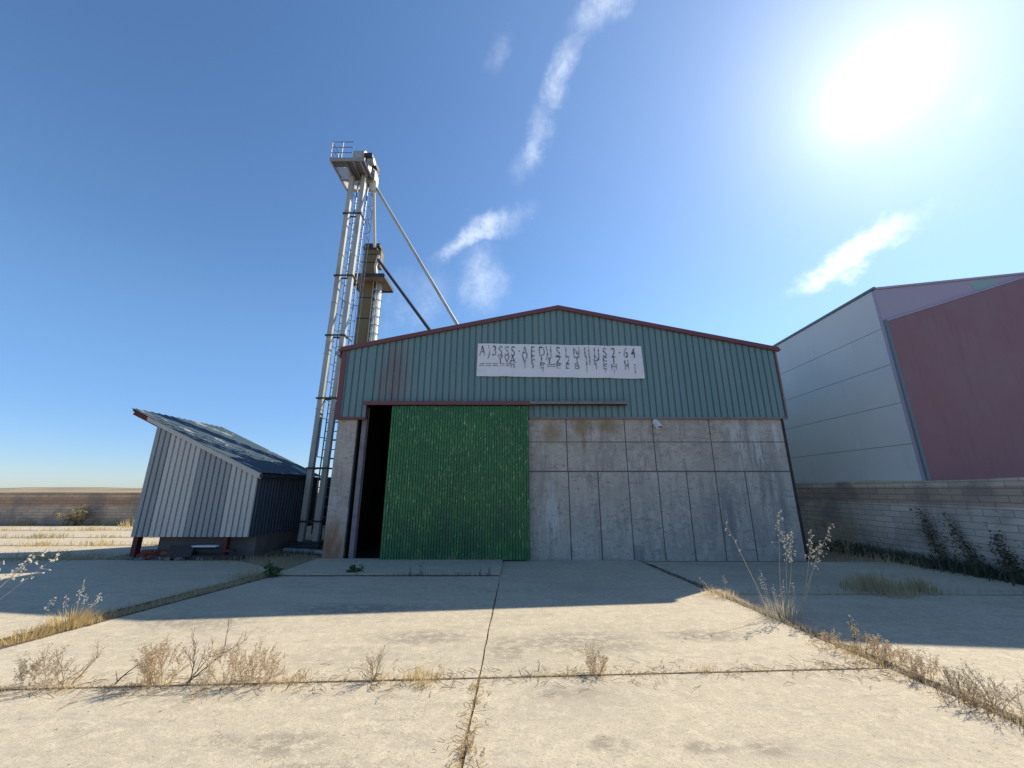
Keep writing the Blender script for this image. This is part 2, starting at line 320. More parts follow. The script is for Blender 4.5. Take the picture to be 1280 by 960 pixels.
bands = [wisp((985,378),(1175,262),.034,.12,.95,.85), wisp((540,322),(658,266),.034,.10,1.0,.42), wisp((585,395),(620,300),.085,.12,1.1,.27),
         wisp((790,-70),(715,60),.050,.12,1.1,.36), wisp((735,30),(680,140),.036,.12,1.1,.34), wisp((690,120),(645,225),.040,.12,1.1,.26),
         wisp((625,20),(600,90),.035,.2,1.2,.12), wisp((1195,160),(1265,90),.03,.2,1.2,.1), wisp((480,420),(560,330),.10,.2,1.1,.12)]
cm = bands[0]
for b_ in bands[1:]: cm = T.math('MAXIMUM', cm, b_)
# bright circumsolar aureole of thin haze
glow_c = T.math('ADD', T.math('MULTIPLY', blob((1010,178),(1205,25),.066,.40), 3.4), T.math('MULTIPLY', blob((980,230),(1230,-10),.22,.55), 1.0))
sd = T.math('MAXIMUM', dotn(SUN), 0)
wide = T.math('ADD', T.math('MULTIPLY', T.math('POWER', sd, 5), .55), T.math('MULTIPLY', T.math('POWER', sd, 60), .5))
hs = T.n('ShaderNodeHueSaturation'); hs.inputs['Saturation'].default_value = 1.08; T.l(T.mixc(1., sky.outputs[0], T.mixc(T.rng(dotn((0,0,1)), .0, .38), (.54,.64,.84), (.92,1.0,1.05)), 'MULTIPLY'), hs.inputs['Color'])
c = T.mixc(cm, hs.outputs[0], (9.5,9.7,9.8))
gl = T.mixc(1., (1,.99,.95), (0,0,0), 'ADD')
def scale_col(col, f):
    x = T.n('ShaderNodeVectorMath', operation='SCALE'); x.inputs[0].default_value = col; T.l(f, x.inputs[3]); return x.outputs[0]
def vadd(a, b):
    x = T.n('ShaderNodeVectorMath', operation='ADD'); T.l(a, x.inputs[0]); T.l(b, x.inputs[1]); return x.outputs[0]
c = vadd(vadd(c, scale_col((1,.98,.93), glow_c)), scale_col((.95,1.,1.), wide))
T.l(c, bg.inputs['Color']); T.l(bg.outputs[0], wo.inputs['Surface'])

sl = bpy.data.lights.new('sun', 'SUN'); sl.energy = 4.5; sl.angle = R(.53); sl.color = (1,.92,.775)
so = bpy.data.objects.new('sun', sl); COL.objects.link(so); so.rotation_euler = (-SUN).to_track_quat('-Z', 'Y').to_euler()
so.location = (20,15,30)
cd = bpy.data.cameras.new('camera'); cd.sensor_width = 36; cd.lens = FPX/1280*36; cd.clip_end = 8000; cd.clip_start = .05
co_ = bpy.data.objects.new('camera', cd); COL.objects.link(co_); co_.location = (0,0,CAM_H); co_.rotation_euler = (math.pi/2+PITCH, 0, 0)
SC.camera = co_
SC.view_settings.view_transform = 'Standard'; SC.view_settings.look = 'None'; SC.view_settings.exposure = .62; SC.view_settings.gamma = 1
SC.view_settings.use_curve_mapping = False
SC.render.engine = 'CYCLES'; SC.cycles.max_bounces = 6

# ------------------------------------------------------------------ ground
GZ = -.022
m = MB()
xs = [-4000,-600,-120,-40,-20,-10,0,10,20,40,120,600,4000]; ys = [-4000,-200,-20,0,5,10,15,20,30,60,150,600,4000]
m.add([(x,y,GZ) for y in ys for x in xs], [(j*13+i, j*13+i+1, (j+1)*13+i+1, (j+1)*13+i) for j in range(12) for i in range(12)])
tag(m.build('ground', M['dirt']), kind='structure')
m = MB()
hx = [(-900+i*30) for i in range(61)]; rows = []
for j, (dy, k) in enumerate(((0,0),(60,.45),(130,.85),(220,1),(330,.6),(450,0))):
    rows.append([(x, 620+dy, GZ-.3+k*(3.4+2.2*math.sin(x*.006+1.2)+1.3*math.sin(x*.019)+(3.2*math.exp(-((x+650)/150)**2)))) for x in hx])
m.add([p for r in rows for p in r], [(j*61+i, j*61+i+1, (j+1)*61+i+1, (j+1)*61+i) for j in range(5) for i in range(60)])
m.smooth = True
tag(m.build('hills', M['hill']), kind='structure')

J1 = lambda x: 3.98+.053*x
V1 = lambda y: -.353+.0153*y
L1 = lambda y: -6.31+.214*y
L2 = lambda y: -6.71+.214*y
R1 = lambda y: 3.93-.103*y
def wob(poly, amp=.012, step=.16):
    out = []; n = len(poly)
    for i in range(n):
        a, b = Vector(poly[i]), Vector(poly[(i+1)%n]); d = b-a; k = max(1, int(d.length/step)); nrm = Vector((-d.y, d.x)).normalized()
        ph = rnd.random()*9
        for q in range(k):
            t = q/k; p = a+d*t
            if q: p = p+nrm*(amp*(rnd.random()-.5)+.004*math.sin(ph+t*d.length*1.7))
            out.append((p.x, p.y))
    return out
def slab(poly, z=0., g=.018, amp=.010):
    c = sum((Vector(p) for p in poly), Vector((0,0)))/len(poly)
    m = MB(); m.prism(wob(poly, amp), GZ-.15, z)
    return tag(m.build('concrete_slab', M['slab']), kind='structure')
g = .011
yB = 8.12
slab([(L1(J1(-5.4))+.03, J1(-5.4)+g), (V1(4)-g, J1(-.3)+g), (V1(yB)-g*.5, yB), (L1(yB)+.03, yB)])
slab([(V1(4)+g, J1(-.3)+g), (R1(4.1), J1(3.5)+g), (R1(9.84), 9.84), (V1(9.84)+g*.5, 9.84)])
slab([(L1(yB)+.06, yB+.05), (V1(yB)-g*.5, yB+.05), (V1(9.84)-g*.5, 9.84), (-4.55, 9.84)], z=.04)
slab([(-9, -6), (V1(-6)-g, -6), (V1(4)-g, J1(-.3)-g), (L1(J1(-5.4))+.03, J1(-5.4)-g), (-9, J1(-9))])
slab([(V1(-6)+g, -6), (R1(-6), -6), (R1(4.1), J1(3.5)-g), (V1(4)+g, J1(-.3)-g)])
slab([(R1(-6)+.10, -6), (9.3, -6), (9.3, 6.75), (R1(6.8)+.10, 6.82)], z=-.012)
slab([(R1(6.9)+.12, 6.9), (9.0, 6.85), (8.8, 9.75), (R1(9.3)+.12, 9.75)], z=-.02)
slab([(-24, 4.4), (L2(4.4), 4.4), (L2(8.6), 8.8), (-6.3, 9.75), (-9.6, 9.95), (-24, 9.1)], z=-.008)
for i, (y0, y1) in enumerate(((10.35,12.5),(12.6,14.5),(14.6,17.0),(17.1,19.2))):
    slab([(-46, y0-1.4+i*.2), (-9.9-.3*i, y0), (-9.9-.3*i, y1-.05), (-46, y1-1.4+i*.25)], z=-.01, amp=.06)
def soil_shade(pts, wd, z):
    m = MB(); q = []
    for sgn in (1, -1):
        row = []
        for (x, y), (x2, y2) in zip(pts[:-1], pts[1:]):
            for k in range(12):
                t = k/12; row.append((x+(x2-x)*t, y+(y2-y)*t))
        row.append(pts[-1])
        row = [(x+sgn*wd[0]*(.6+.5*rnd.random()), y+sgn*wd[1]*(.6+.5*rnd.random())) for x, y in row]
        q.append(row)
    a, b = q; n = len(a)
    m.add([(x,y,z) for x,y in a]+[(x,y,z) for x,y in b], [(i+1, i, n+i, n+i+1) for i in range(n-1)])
    return tag(m.build('soil_shade_strip', M['soil_shade']), kind='structure')
soil_shade([(-4.75, yB+.02), (-3, yB+.02), (-1.4, yB+.02), (-.25, yB+.03)], (0, .05), .006)  # soil plus painted shade of the gap at the step
soil_shade([(R1(y)+.055, y) for y in (1.5,3,4.5,6,7.5,9.3)], (.075, 0), .003)  # soil plus painted shade of the slab drop
soil_shade([(L1(y)-.0, y) for y in (4.2,5.5,7,8.3)], (.03, 0), .004)
soil_shade([(L2(y)+.02, y) for y in (4.2,5.5,7,8.6)], (.035, 0), .002)
soil_shade([(x, J1(x)) for x in (-5.3,-3,-1,1,3.3)], (0, .012), .003)
m = MB().box(-4.3, 6.7, 9.92, 27.6, GZ-.1, -.004)
tag(m.build('barn_floor', M['inside']), kind='structure')  # floor colour carries the interior shade

# ------------------------------------------------------------------ barn
YF = 9.88; XL, XR, XA = -4.47, 6.92, 1.27
ZE, ZA, ZC = 5.25, 6.46, 3.37
YB = 28.
def roofz(x): return ZE+(ZA-ZE)*(1-abs(x-XA)/(XA-(XL-.03)))
barn = thing('barn', (XA, YF, 0), 'grain barn with teal ribbed gable over a grey concrete front wall', 'barn')
def corrug(mb, xs_from, xs_to, zb, zt, y, pitch, depth):
    """sheet facing -Y: wide flat ribs parted by narrow recessed channels"""
    x = xs_from; prof = []
    while x < xs_to-1e-6:
        for fx, dy in ((0,0),(.70,0),(.76,depth),(.92,depth),(.98,0)):
            xx = x+fx*pitch
            if xx <= xs_to: prof.append((xx, y+dy))
        x += pitch
    prof.append((xs_to, y))
    vs = []; fz = lambda f, q: f(q) if callable(f) else f
    for xx, yy in prof: vs += [(xx, yy, fz(zb, xx)), (xx, yy, fz(zt, xx))]
    mb.add(vs, [(2*i, 2*i+2, 2*i+3, 2*i+1) for i in range(len(prof)-1)])
XCL, XCR = XL-.03, 7.04
m = MB()
YC = YF-.06
xo = -3.76; zo = 3.70
corrug(m, XCL, xo-.0, ZC, lambda x: roofz(x)-.02, YC, .165, .034)
corrug(m, xo+.001, .42, zo, lambda x: roofz(x)-.02, YC, .165, .034)
# split at the apex so the ridge stays sharp
corrug(m, .421, XA, ZC, lambda x: roofz(x)-.02, YC, .165, .034)
corrug(m, XA+.001, XCR, ZC, lambda x: roofz(x)-.02, YC, .165, .034)
m.build('gable_cladding', M['clad'], barn)
# solid gable backing
MB().prism_y([(XL,ZC),(xo,ZC),(xo,zo+.05),(.42,zo+.05),(.42,ZC),(XR,ZC),(XR,ZE-.08),(XA,ZA-.1),(XL,ZE-.08)], YF, YF+.12).build('gable_lining', M['inside'], barn)
# concrete front wall with formwork panels
m = MB().box(.30, XR, YF+.012, YF+.30, 0-.1, ZC-.02); m.build('wall_core', M['groove'], barn)
m = MB(); gq = .021
vl = [.305, 1.40, 2.13, 2.88, 3.62, 4.33, 5.05, 5.78, 6.92]
for i in range(8): m.box(vl[i]+gq*.6, vl[i+1]-gq*.6, YF-rnd.uniform(0,.006), YF+.2, -.1, 2.035-gq)
up = [.305, 1.39, 2.88, 3.60, 5.05, 6.92]
for i in range(5):
    m.box(up[i]+gq*.6, up[i+1]-gq*.6, YF-rnd.uniform(0,.006), YF+.2, 2.035+gq*.7, 2.76-gq*.5)
    m.box(up[i]+gq*.6, up[i+1]-gq*.6, YF-rnd.uniform(0,.006), YF+.2, 2.76+gq*.5, ZC-.025)
m.build('concrete_wall', M['cconc'], barn)
MB().box(XL, -3.98, YF-.01, YF+.32, -.1, ZC-.03).build('concrete_pillar', M['cconc'], barn)
m = MB().box(-3.865, -3.75, YF+.03, YF+.045, -.02, zo-.02).box(-3.865, -3.75, YF+.17, YF+.185, -.02, zo-.02).box(-3.812, -3.803, YF+.047, YF+.168, -.02, zo-.02)
m.build('steel_post', M['greytrim'], barn)
# trims
m = MB().box(XL-.05, xo+.02, YF-.10, YF+.0, ZC-.045, ZC+.015); m.build('cladding_drip', M['redtrim'], barn)
MB().box(.44, XCR+.02, YF-.085, YF-.015, ZC-.03, ZC+.02).build('cladding_drip', M['greytrim'], barn)
MB().box(XL-.075, XL+.055, YF-.085, YF+.08, ZC+.02, ZE-.03).build('corner_trim', M['redtrim'], barn)
MB().box(XCR-.01, XCR+.03, YF-.085, YF+.10, ZC+.025, ZE-.03).build('corner_trim', M['pinktrim'], barn)
m = MB()
for sx, xe in ((-1, XL-.12), (1, XCR+.10)):
    dz = roofz(xe)
    m.prism_y([(XA, ZA-.07), (XA, ZA+.045), (xe, dz+.045), (xe, dz-.07)] if sx > 0 else [(XA-.001, ZA-.07), (xe, dz-.07), (xe, dz+.045), (XA-.001, ZA+.045)], YF-.13, YF-.075)
m.build('verge_trim', M['redtrim'], barn)
m = MB()
for xe in (XL-.2, XCR+.18):
    dz = roofz(xe)
    p = [(XA, ZA), (XA, ZA+.035), (xe, dz+.035), (xe, dz)]
    if xe < XA: p = p[::-1]
    m.prism_y(p, YF-.074, YB+.1)
m.build('roof', M['roof'], barn)
MB().box(XL, XL+.26, YF+.33, YB-.01, -.1, ZC).build('side_wall', M['cconc'], barn); MB().box(XR-.26, XR, YF+.31, YB-.01, -.1, ZC).build('side_wall', M['cconc'], barn)
MB().box(XL+.262, XL+.30, YF+.125, YB-.02, -.1, ZE-.1).build('shade_lining', M['inside'], barn)  # added black sheet over the concrete, painting the interior shade
MB().box(-3.975, -3.955, YF+.05, YF+.33, -.05, ZC-.03).build('shade_lining', M['inside'], barn)  # added black sheet painting the shade in the doorway recess
MB().box(XL-.02, XL+.06, YF+.125, YB-.01, ZC+.003, ZE-.06).build('side_cladding', M['clad'], barn); MB().box(XR-.06, XR+.03, YF+.125, YB-.01, ZC+.003, ZE-.06).build('side_cladding', M['clad'], barn)
m = MB().prism_y([(XL,-.1),(XR,-.1),(XR,ZE-.06),(XA,ZA-.06),(XL,ZE-.06)], YB, YB+.15); m.build('back_wall', M['cconc'], barn)
MB().tube([(XR+.10,YF+.14,0),(XR+.10,YF+.14,ZC+.6),(XR+.16,YF+.2,ZE-.2)], .055, 8).build('corner_tube', M['dark'], barn)  # dark upright tube along the right front corner
m = MB().tube([(XL-.2,YF-.06,ZE-.12),(XL-.2,YB,ZE-.12)], .07, 8); m.build('gutter', M['steel'], barn)
# sliding door
DX0, DX1, DZ1 = -3.05, .41, 3.655
m = MB(); corrug(m, DX0, DX1, .03, DZ1, YF-.195, .0655, .024)
door = m.build('sliding_door', M['green'], barn)
m = MB().box(DX0, DX1, YF-.165, YF-.12, .03, .10).box(DX0, DX1, YF-.165, YF-.12, DZ1-.07, DZ1).box(DX0-.004, DX0+.05, YF-.165, YF-.12, .10, DZ1-.07).box(DX1-.05, DX1+.004, YF-.165, YF-.12, .10, DZ1-.07)
for z in (1.2, 2.4): m.box(DX0+.05, DX1-.05, YF-.165, YF-.12, z, z+.06)
m.build('door_frame', M['green'], door)
m = MB().tube([(DX0+.10,YF-.20,1.05),(DX0+.10,YF-.245,1.07),(DX0+.10,YF-.245,1.25),(DX0+.10,YF-.20,1.27)], .011, 6); m.build('handle', M['steel'], door)
m = MB().box(-1.46,-.98, YF-.212, YF-.203, 1.73, 1.752); m.build('weld_strip', M['green'], door)
m = MB().box(-3.80, 2.95, YF-.27, YF-.02, 3.725, 3.75); m.box(-3.80, .45, YF-.285, YF-.268, 3.665, 3.76); m.build('door_rail_cover', M['redtrim'], barn)
m = MB().box(.455, 2.95, YF-.285, YF-.268, 3.685, 3.76); m.build('door_rail_cover', M['greytrim'], barn)
m = MB().box(-3.74, 2.93, YF-.20, YF-.14, 3.675, 3.715); m.build('door_rail', M['dark'], barn)
for x in (-2.5, -.2):
    MB().box(x-.05, x+.05, YF-.20+.01, YF-.15, DZ1-.03, 3.674).build('door_hanger', M['dark'], door)

# banner
bn = thing('banner', (1.27, YF-.1, 4.4), 'long white banner with faded smeared dark lettering hung on the teal gable', 'banner')
bx0, bx1 = -.915, 3.46; nx_, nz_ = 60, 8; m = MB(); vs = []
def btop(t): return 5.385-.075*t
def bbot(t): return 4.475-.075*t
def bpt(t, s, off=0):
    x = bx0+(bx1-bx0)*t + (.02*(1-s)*(1 if t > .9 else -1 if t < .1 else 0))
    return (x, YF-.105+.009*math.sin(t*23+s*2)+.007*math.sin(t*61+1)*(1-s)-off, bbot(t)+(btop(t)-bbot(t))*s+.006*math.sin(t*30)*(s-.5))
for j in range(nz_+1):
    for i in range(nx_+1): vs.append(bpt(i/nx_, j/nz_))
m.add(vs, [(j*(nx_+1)+i, j*(nx_+1)+i+1, (j+1)*(nx_+1)+i+1, (j+1)*(nx_+1)+i) for j in range(nz_) for i in range(nx_)])
k0 = len(m.v); m.add([(p[0],p[1]+.004,p[2]) for p in vs], [tuple(reversed(f)) for f in m.f[:nx_*nz_]]); m.smooth = True
m.build('sheet', M['banner'], bn)
_gc = {}
def glyph(ch):
    if ch not in _gc:
        cu = bpy.data.curves.new('g', 'FONT'); cu.body = ch; cu.size = 1; cu.offset = .008; o = bpy.data.objects.new('g', cu); COL.objects.link(o)
        dg = bpy.context.evaluated_depsgraph_get(); me = bpy.data.meshes.new_from_object(o.evaluated_get(dg))
        _gc[ch] = ([tuple(v.co) for v in me.vertices], [tuple(p.vertices) for p in me.polygons])
        bpy.data.objects.remove(o); bpy.data.meshes.remove(me); bpy.data.curves.remove(cu)
    return _gc[ch]
def put(mb, ch, u, s0, h, w=1., off=.006):
    vs, fs = glyph(ch)
    if not vs: return
    x0 = min(v[0] for v in vs); x1 = max(v[0] for v in vs)
    out = []
    for v in vs:
        t = (u-598)/202.+((v[0]-(x0+x1)/2)*h*w)/(bx1-bx0)
        s = s0+v[1]*h/.91
        p = bpt(min(max(t,.01),.99), s, off); out.append(p)
    mb.add(out, fs)
row = [('A',604),(')',612),('3',618.5),('S',626),('S',634),('S',641.5),('·',649),('A',656),('E',666),('D',677),(')',683),('I',688),('S',697),
       ('L',708.5),('N',719.5),('I',730),('I',735),('J',741),('J',746),('S',754.5),('2',765),('·',773),('6',780),('4',789)]
m = MB()
for ch, u in row: put(m, ch, u, .63, .40, .62)
m.build('lettering', M['ink'], bn)
m = MB()
for ch, u in [('Y',626),('V',634),('A',641),('V',656),('F',666),('L',678),('Y',686),('Z',697),('2',708.5),('T',720),('I',731.5),('I',735.5),('F',743),('E',754),('I',765),('u',780)]: put(m, ch, u, .39, .33, .75, .007)
m.build('lettering', M['ink'], bn)
m = MB()
for ch, u in [('=',604),('=',612),('=',620),('=',628),('=',636),('n',641),('I',656),('I',666),('E',677),('=',686),('=',690),('E',697),('E',708.5),('B',720),('I',731.5),('I',743),('E',754),('H',765),('n',780),('I',789.5)]: put(m, ch, u, .26, .24, 1.1, .0065)
for u, w_ in ((731.5,.2),(754,.25),(765,.2),(789.5,.3),(678,.2)): put(m, 'I', u, .16, w_, .6, .0064)
m.build('lettering', M['inkfade'], bn)

# wall lamp
wl = thing('wall_lamp', (3.68, YF, 3.2), 'small white floodlight on the barn concrete wall below the teal cladding', 'lamp')
m = MB().bar((3.655,YF-.03,3.30),(3.705,YF-.20,3.10),.11,.10); m.build('lamp_housing', M['lampwhite'], wl)
m = MB().bar((3.662,YF-.085,3.29),(3.712,YF-.255,3.09),.085,.012); m.build('lamp_glass', M['dark'], wl)
MB().box(3.62,3.72,YF-.03,YF+.0,3.24,3.34).build('bracket', M['steel'], wl)

# ------------------------------------------------------------------ shed
SY0, SY1 = 10.2, 13.3; SX0, SX1 = -9.38, -6.48; SB = .475
sz = lambda x: 2.03+(3.34-2.03)*(SX1-x)/(SX1-SX0)
shed = thing('shed', (-7.9, SY0, 0), 'small lean-to shed clad in pale grey ribbed sheet raised on red steel legs', 'shed')
def ribs(mb, x0, x1, n, y, depth):
    p = (x1-x0)/n; prof = []
    for i in range(n):
        x = x0+i*p
        prof += [(x,y),(x+.025*1.,y),(x+.032,y-depth),(x+p-.012,y-depth),(x+p-.004,y)]
    prof.append((x1,y)); vs = []
    for xx, yy in prof: vs += [(xx,yy,SB),(xx,yy,sz(xx)-.03)]
    mb.add(vs, [(2*i,2*i+2,2*i+3,2*i+1) for i in range(len(prof)-1)])
W_ = (SX1-SX0)/20
for a, b, k in ((0,3,'sheddark'),(3,9,'shedlight'),(9,15,'sheddark'),(15,20,'shedlight')):
    m = MB(); ribs(m, SX0+a*W_, SX0+b*W_, b-a, SY0-.005, .036); o = m.build('front_sheet', M[k], shed)
MB().prism_y([(SX0+.01,SB+.01),(SX1-.01,SB+.01),(SX1-.01,sz(SX1)-.05),(SX0+.01,sz(SX0)-.05)], SY0+.012, SY0+.06).build('front_lining', M['dark'], shed)
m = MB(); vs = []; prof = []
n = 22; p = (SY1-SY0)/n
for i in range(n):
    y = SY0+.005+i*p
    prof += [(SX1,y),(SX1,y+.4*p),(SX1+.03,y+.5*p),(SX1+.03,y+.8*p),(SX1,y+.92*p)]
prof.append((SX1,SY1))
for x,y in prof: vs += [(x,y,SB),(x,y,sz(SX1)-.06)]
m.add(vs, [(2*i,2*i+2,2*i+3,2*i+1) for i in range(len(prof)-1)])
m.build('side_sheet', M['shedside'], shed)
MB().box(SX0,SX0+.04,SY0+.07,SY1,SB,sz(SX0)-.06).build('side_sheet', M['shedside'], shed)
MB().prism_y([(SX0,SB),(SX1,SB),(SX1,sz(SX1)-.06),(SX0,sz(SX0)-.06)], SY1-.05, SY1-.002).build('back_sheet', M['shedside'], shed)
# roof: ribbed sheet sloping to the right, ribs running down the slope
rx0, rx1 = -10.08, -6.38; m = MB(); n = 15; p = (SY1-SY0+.24)/n; prof = []
for i in range(n):
    y = SY0-.12+i*p; prof += [(y,0),(y+.55*p,0),(y+.65*p,.014),(y+.85*p,.014),(y+.95*p,0)]
prof.append((SY1+.12,0)); vs = []
for y, dz in prof: vs += [(rx0,y,sz(rx0)+.03+dz),(rx1,y,sz(rx1)+.03+dz)]
m.add(vs, [(2*i,2*i+1,2*i+3,2*i+2) for i in range(len(prof)-1)])
m.add([(a,b,c-.012) for a,b,c in vs], [(2*i,2*i+2,2*i+3,2*i+1) for i in range(len(prof)-1)])
roof = m.build('roof', M['shedroof'], shed)
m = MB().prism_y([(rx0+.45,sz(rx0+.45)-.10),(rx1,sz(rx1)-.13),(rx1,sz(rx1)+.025),(rx0+.45,sz(rx0+.45)+.025)], SY0-.075, SY0-.05); m.build('fascia', M['shedlight'], shed)
m = MB()
for y in (SY0+.0, SY0+1.5, SY1-.1): m.bar((rx0+.02,y,sz(rx0)-.075),(SX0+.1,y,sz(SX0+.1)-.075),.07,.12)
m.bar((rx0+.06,SY0-.1,sz(rx0+.06)-.0),(rx0+.06,SY1+.1,sz(rx0+.06)-.0),.05,.06)
m.build('rafter', M['rustred'], shed)
m = MB().box(rx1-.02, rx1+.06, SY0-.1, SY1+.1, sz(rx1)-.10, sz(rx1)-.0); m.build('eave_gutter', M['dark'], shed)
for x in (SX0+.12, SX1-.58):
    m = MB().box(x-.06,x+.06,SY0+.01,SY0+.02,-.02,SB+.2).box(x-.06,x+.06,SY0+.14,SY0+.15,-.02,SB+.2).box(x-.007,x+.007,SY0+.02,SY0+.14,-.02,SB+.2)
    m.build('steel_leg', M['rustred'], shed)
m = MB().box(SX0+.42, SX1-.02, SY0+.35, SY1-.25, -.1, SB+.12); m.build('plinth', M['plinth'], shed)

# dark bin behind, between shed and barn
bn2 = thing('steel_bin', (-5.9,13.6,0), 'dark steel bin on legs in the gap between the shed and the barn', 'bin')
MB().box(-6.44,-5.2,13.45,13.85,.46,2.0).build('bin_body', M['dark'], bn2)
for x in (-6.38,-5.26):
    for y in (13.5,13.8): MB().box(x-.03,x+.03,y-.03,y+.03,-.05,.455).build('leg', M['dark'], bn2)

# ------------------------------------------------------------------ cream bucket elevator
TY = 12.02
el = thing('bucket_elevator', (-5.83, TY, 0), 'tall cream twin-leg bucket elevator with a caged ladder and top platform', 'grain elevator')
H1 = 12.95
for xb, xt in ((-6.10,-5.99),(-5.67,-5.545)):
    m = MB(); nseg = 6
    m.bar((xb,TY,.12),(xt,TY,H1),.15,.15,up=(0,1,0)); 
    lg = m.build('elevator_leg', M['cream'], el)
    for k in range(1,7):
        t = k/7+.02; c = Vector((xb,TY,.12)).lerp(Vector((xt,TY,H1)), t); MB().box(c.x-.09,c.x+.09,TY-.09,TY+.09,c.z-.012,c.z+.012).build('flange', M['cream'], lg)
for v in (265,343,418,497,585,652):
    z = zat(v, TY-.15); t = z/H1; xa, xb = -6.10+.11*t, -5.67+.125*t
    m = MB().bar((xa-.12,TY-.10,z),(xb+.12,TY-.10,z),.03,.05).bar((xa-.12,TY+.10,z),(xb+.12,TY+.10,z),.03,.05).bar((xb+.095,TY-.085,z),(xb+.095,TY+.5,z),.03,.04).bar((xa-.105,TY-.085,z),(xa-.105,TY+.5,z),.03,.04); m.build('leg_bracket', M['dark'], el)
# ladder
lx, ly = -5.83, TY+.42
m = MB()
for dx in (-.2,.2): m.tube([(lx+dx,ly,.3),(lx+dx+.09,ly,13.9)], .022, 5)
z = .5
while z < 13.2: m.tube([(lx-.2+.09*z/13,ly,z),(lx+.2+.09*z/13,ly,z)], .015, 4); z += .29
m.build('ladder', M['bluesteel'], el)
m = MB(); z = 2.6; hoops = []
while z < 13.6:
    o_ = .09*z/13
    pts = [(lx+o_+.36*math.cos(a)*1.0, ly+.02+.68*math.sin(a), z) for a in [math.pi*k/8 for k in range(9)]]
    m.tube(pts, .014, 4); hoops.append(pts); z += .62
for k in (0,2,4,6,8): m.tube([hoops[0][k], hoops[-1][k]], .011, 4)
m.build('ladder_cage', M['bluesteel'], el)
# platform
PZ = 13.0
m = MB()
for k in range(17):
    y = 11.30+.9*k/16; m.box(-6.46 if y < 11.62 else -6.03,-5.30,y,y+.03,PZ-.03,PZ)
for x in (-5.95,-5.7,-5.45): m.box(x-.02,x+.02,11.29,12.2,PZ-.10,PZ-.031)
m.build('platform_grating', M['grating'], el)
m = MB().box(-6.46,-6.045,11.66,12.165,PZ-.02,PZ-.0).box(-6.46,-5.95,12.215,12.72,PZ-.02,PZ-.0); m.build('platform_sheet', M['deck'], el)
m = MB().box(-6.50,-5.25,11.24,11.285,PZ-.09,PZ+.03).box(-6.50,-5.25,12.725,12.77,PZ-.09,PZ+.03).box(-6.505,-6.465,11.285,12.725,PZ-.09,PZ+.03).box(-6.464,-5.25,12.17,12.21,PZ-.11,PZ-.0315)
m.build('platform_frame', M['steel'], el)
m = MB()
for y in (11.26,11.75,12.25,12.75): m.tube([(-6.485,y,PZ+.03),(-6.485,y,PZ+.74)], .016, 5)
for x in (-6.1,): m.tube([(x,11.26,PZ+.03),(x,11.26,PZ+.74)], .016, 5)
for z in (.26,.5,.74): m.tube([(-5.72,11.26,PZ+z),(-6.485,11.26,PZ+z),(-6.485,12.75,PZ+z)], .015, 5)
m.build('railing', M['bluesteel'], el)
# head
m = MB().box(-5.93,-5.53,11.72,12.62,PZ+.02,PZ+.72)
arc = [(11.72+.45-.45*math.cos(math.pi*k/10), PZ+.72+.34*math.sin(math.pi*k/10)) for k in range(11)]
vs = [(x,y,z) for x in (-5.93,-5.53) for y,z in arc]; m.add(vs, [tuple(range(11)), tuple(range(21,10,-1))]+[(i,11+i,12+i,i+1) for i in range(10)])
m.build('head_housing', M['cream'], el)
m = MB().box(-5.527,-5.34,11.80,12.1,PZ+.12,PZ+.42).tube([(-5.45,11.95,PZ+.55),(-5.2,11.95,PZ+.55)],.13,10).box(-5.527,-5.22,12.15,12.55,PZ-.05,PZ+.35).tube([(-5.42,12.35,PZ+.35),(-5.42,12.35,PZ+.62)],.09,8)
m.build('drive_motor', M['steel'], el)
m = MB().box(-5.527,-5.24,11.78,12.58,PZ+.62,PZ+.80).bar((-5.5,11.85,PZ+.8),(-5.25,12.5,PZ+.45),.03,.2); m.build('belt_guard', M['dark'], el)
m = MB(); m.tube([(-5.5,12.38,PZ+.3),(-5.33,12.40,PZ+.02),(-5.28,12.42,PZ-.35)], [.2,.17,.12], 8); m.build('discharge_chute', M['whitepipe'], el)
m = MB().tube([(-5.31,12.45,PZ-.35),(-5.66,13.95,zat(309,13.95))], .062, 8); m.build('down_pipe', M['whitepipe'], el)
m = MB().tube([(-5.26,12.40,PZ-.15),(-1.28,12.0,5.98)], .055, 8); m.build('spout_pipe', M['cream'], el)
m = MB().box(-6.32,-5.42,TY-.30,TY+.30,-.05,.16); m.tube([(-6.3,11.55,.06),(-5.2,11.3,.10)],.07,8); m.build('boot', M['dark'], el)

# ------------------------------------------------------------------ olive elevator behind the barn corner
OY = 14.0
oe = thing('box_elevator', (-5.85, OY, 0), 'olive brown box elevator with a brown platform rising behind the barn corner', 'grain elevator')
OT = 11.15
m = MB().box(-6.10,-5.55,OY,OY+.17,-.05,OT); tr_ = m.build('trunk', M['olive'], oe)
for v in (398,372,328,318):
    z = zat(v, OY); MB().box(-6.12,-5.53,OY-.02,OY+.19,z-.015,z+.015).build('flange', M['dark'], tr_)
m = MB().box(-6.14,-5.56,OY-.04,OY+.40,OT,OT+.16).box(-6.1,-5.48,OY-.02,OY+.5,OT+.16,OT+.27); m.tube([(-6.1,OY+.2,OT+.32),(-5.5,OY+.2,OT+.32)],.1,8); m.build('head_housing', M['dark'], oe)
m = MB().box(-5.548,-5.40,OY+.02,OY+.35,OT-.75,OT-.0); m.build('discharge_chute', M['olive'], oe)
z0 = 9.70
m = MB().box(-6.40,-6.125,OY-.5,OY+.75,z0-.05,z0).box(-5.605,-5.03,OY-.5,OY+.75,z0-.05,z0).box(-6.125,-5.605,OY-.5,OY-.035,z0-.05,z0); m.box(-6.125,-5.605,OY+.34,OY+.75,z0-.05,z0); m.build('platform_deck', M['brownplat'], oe)
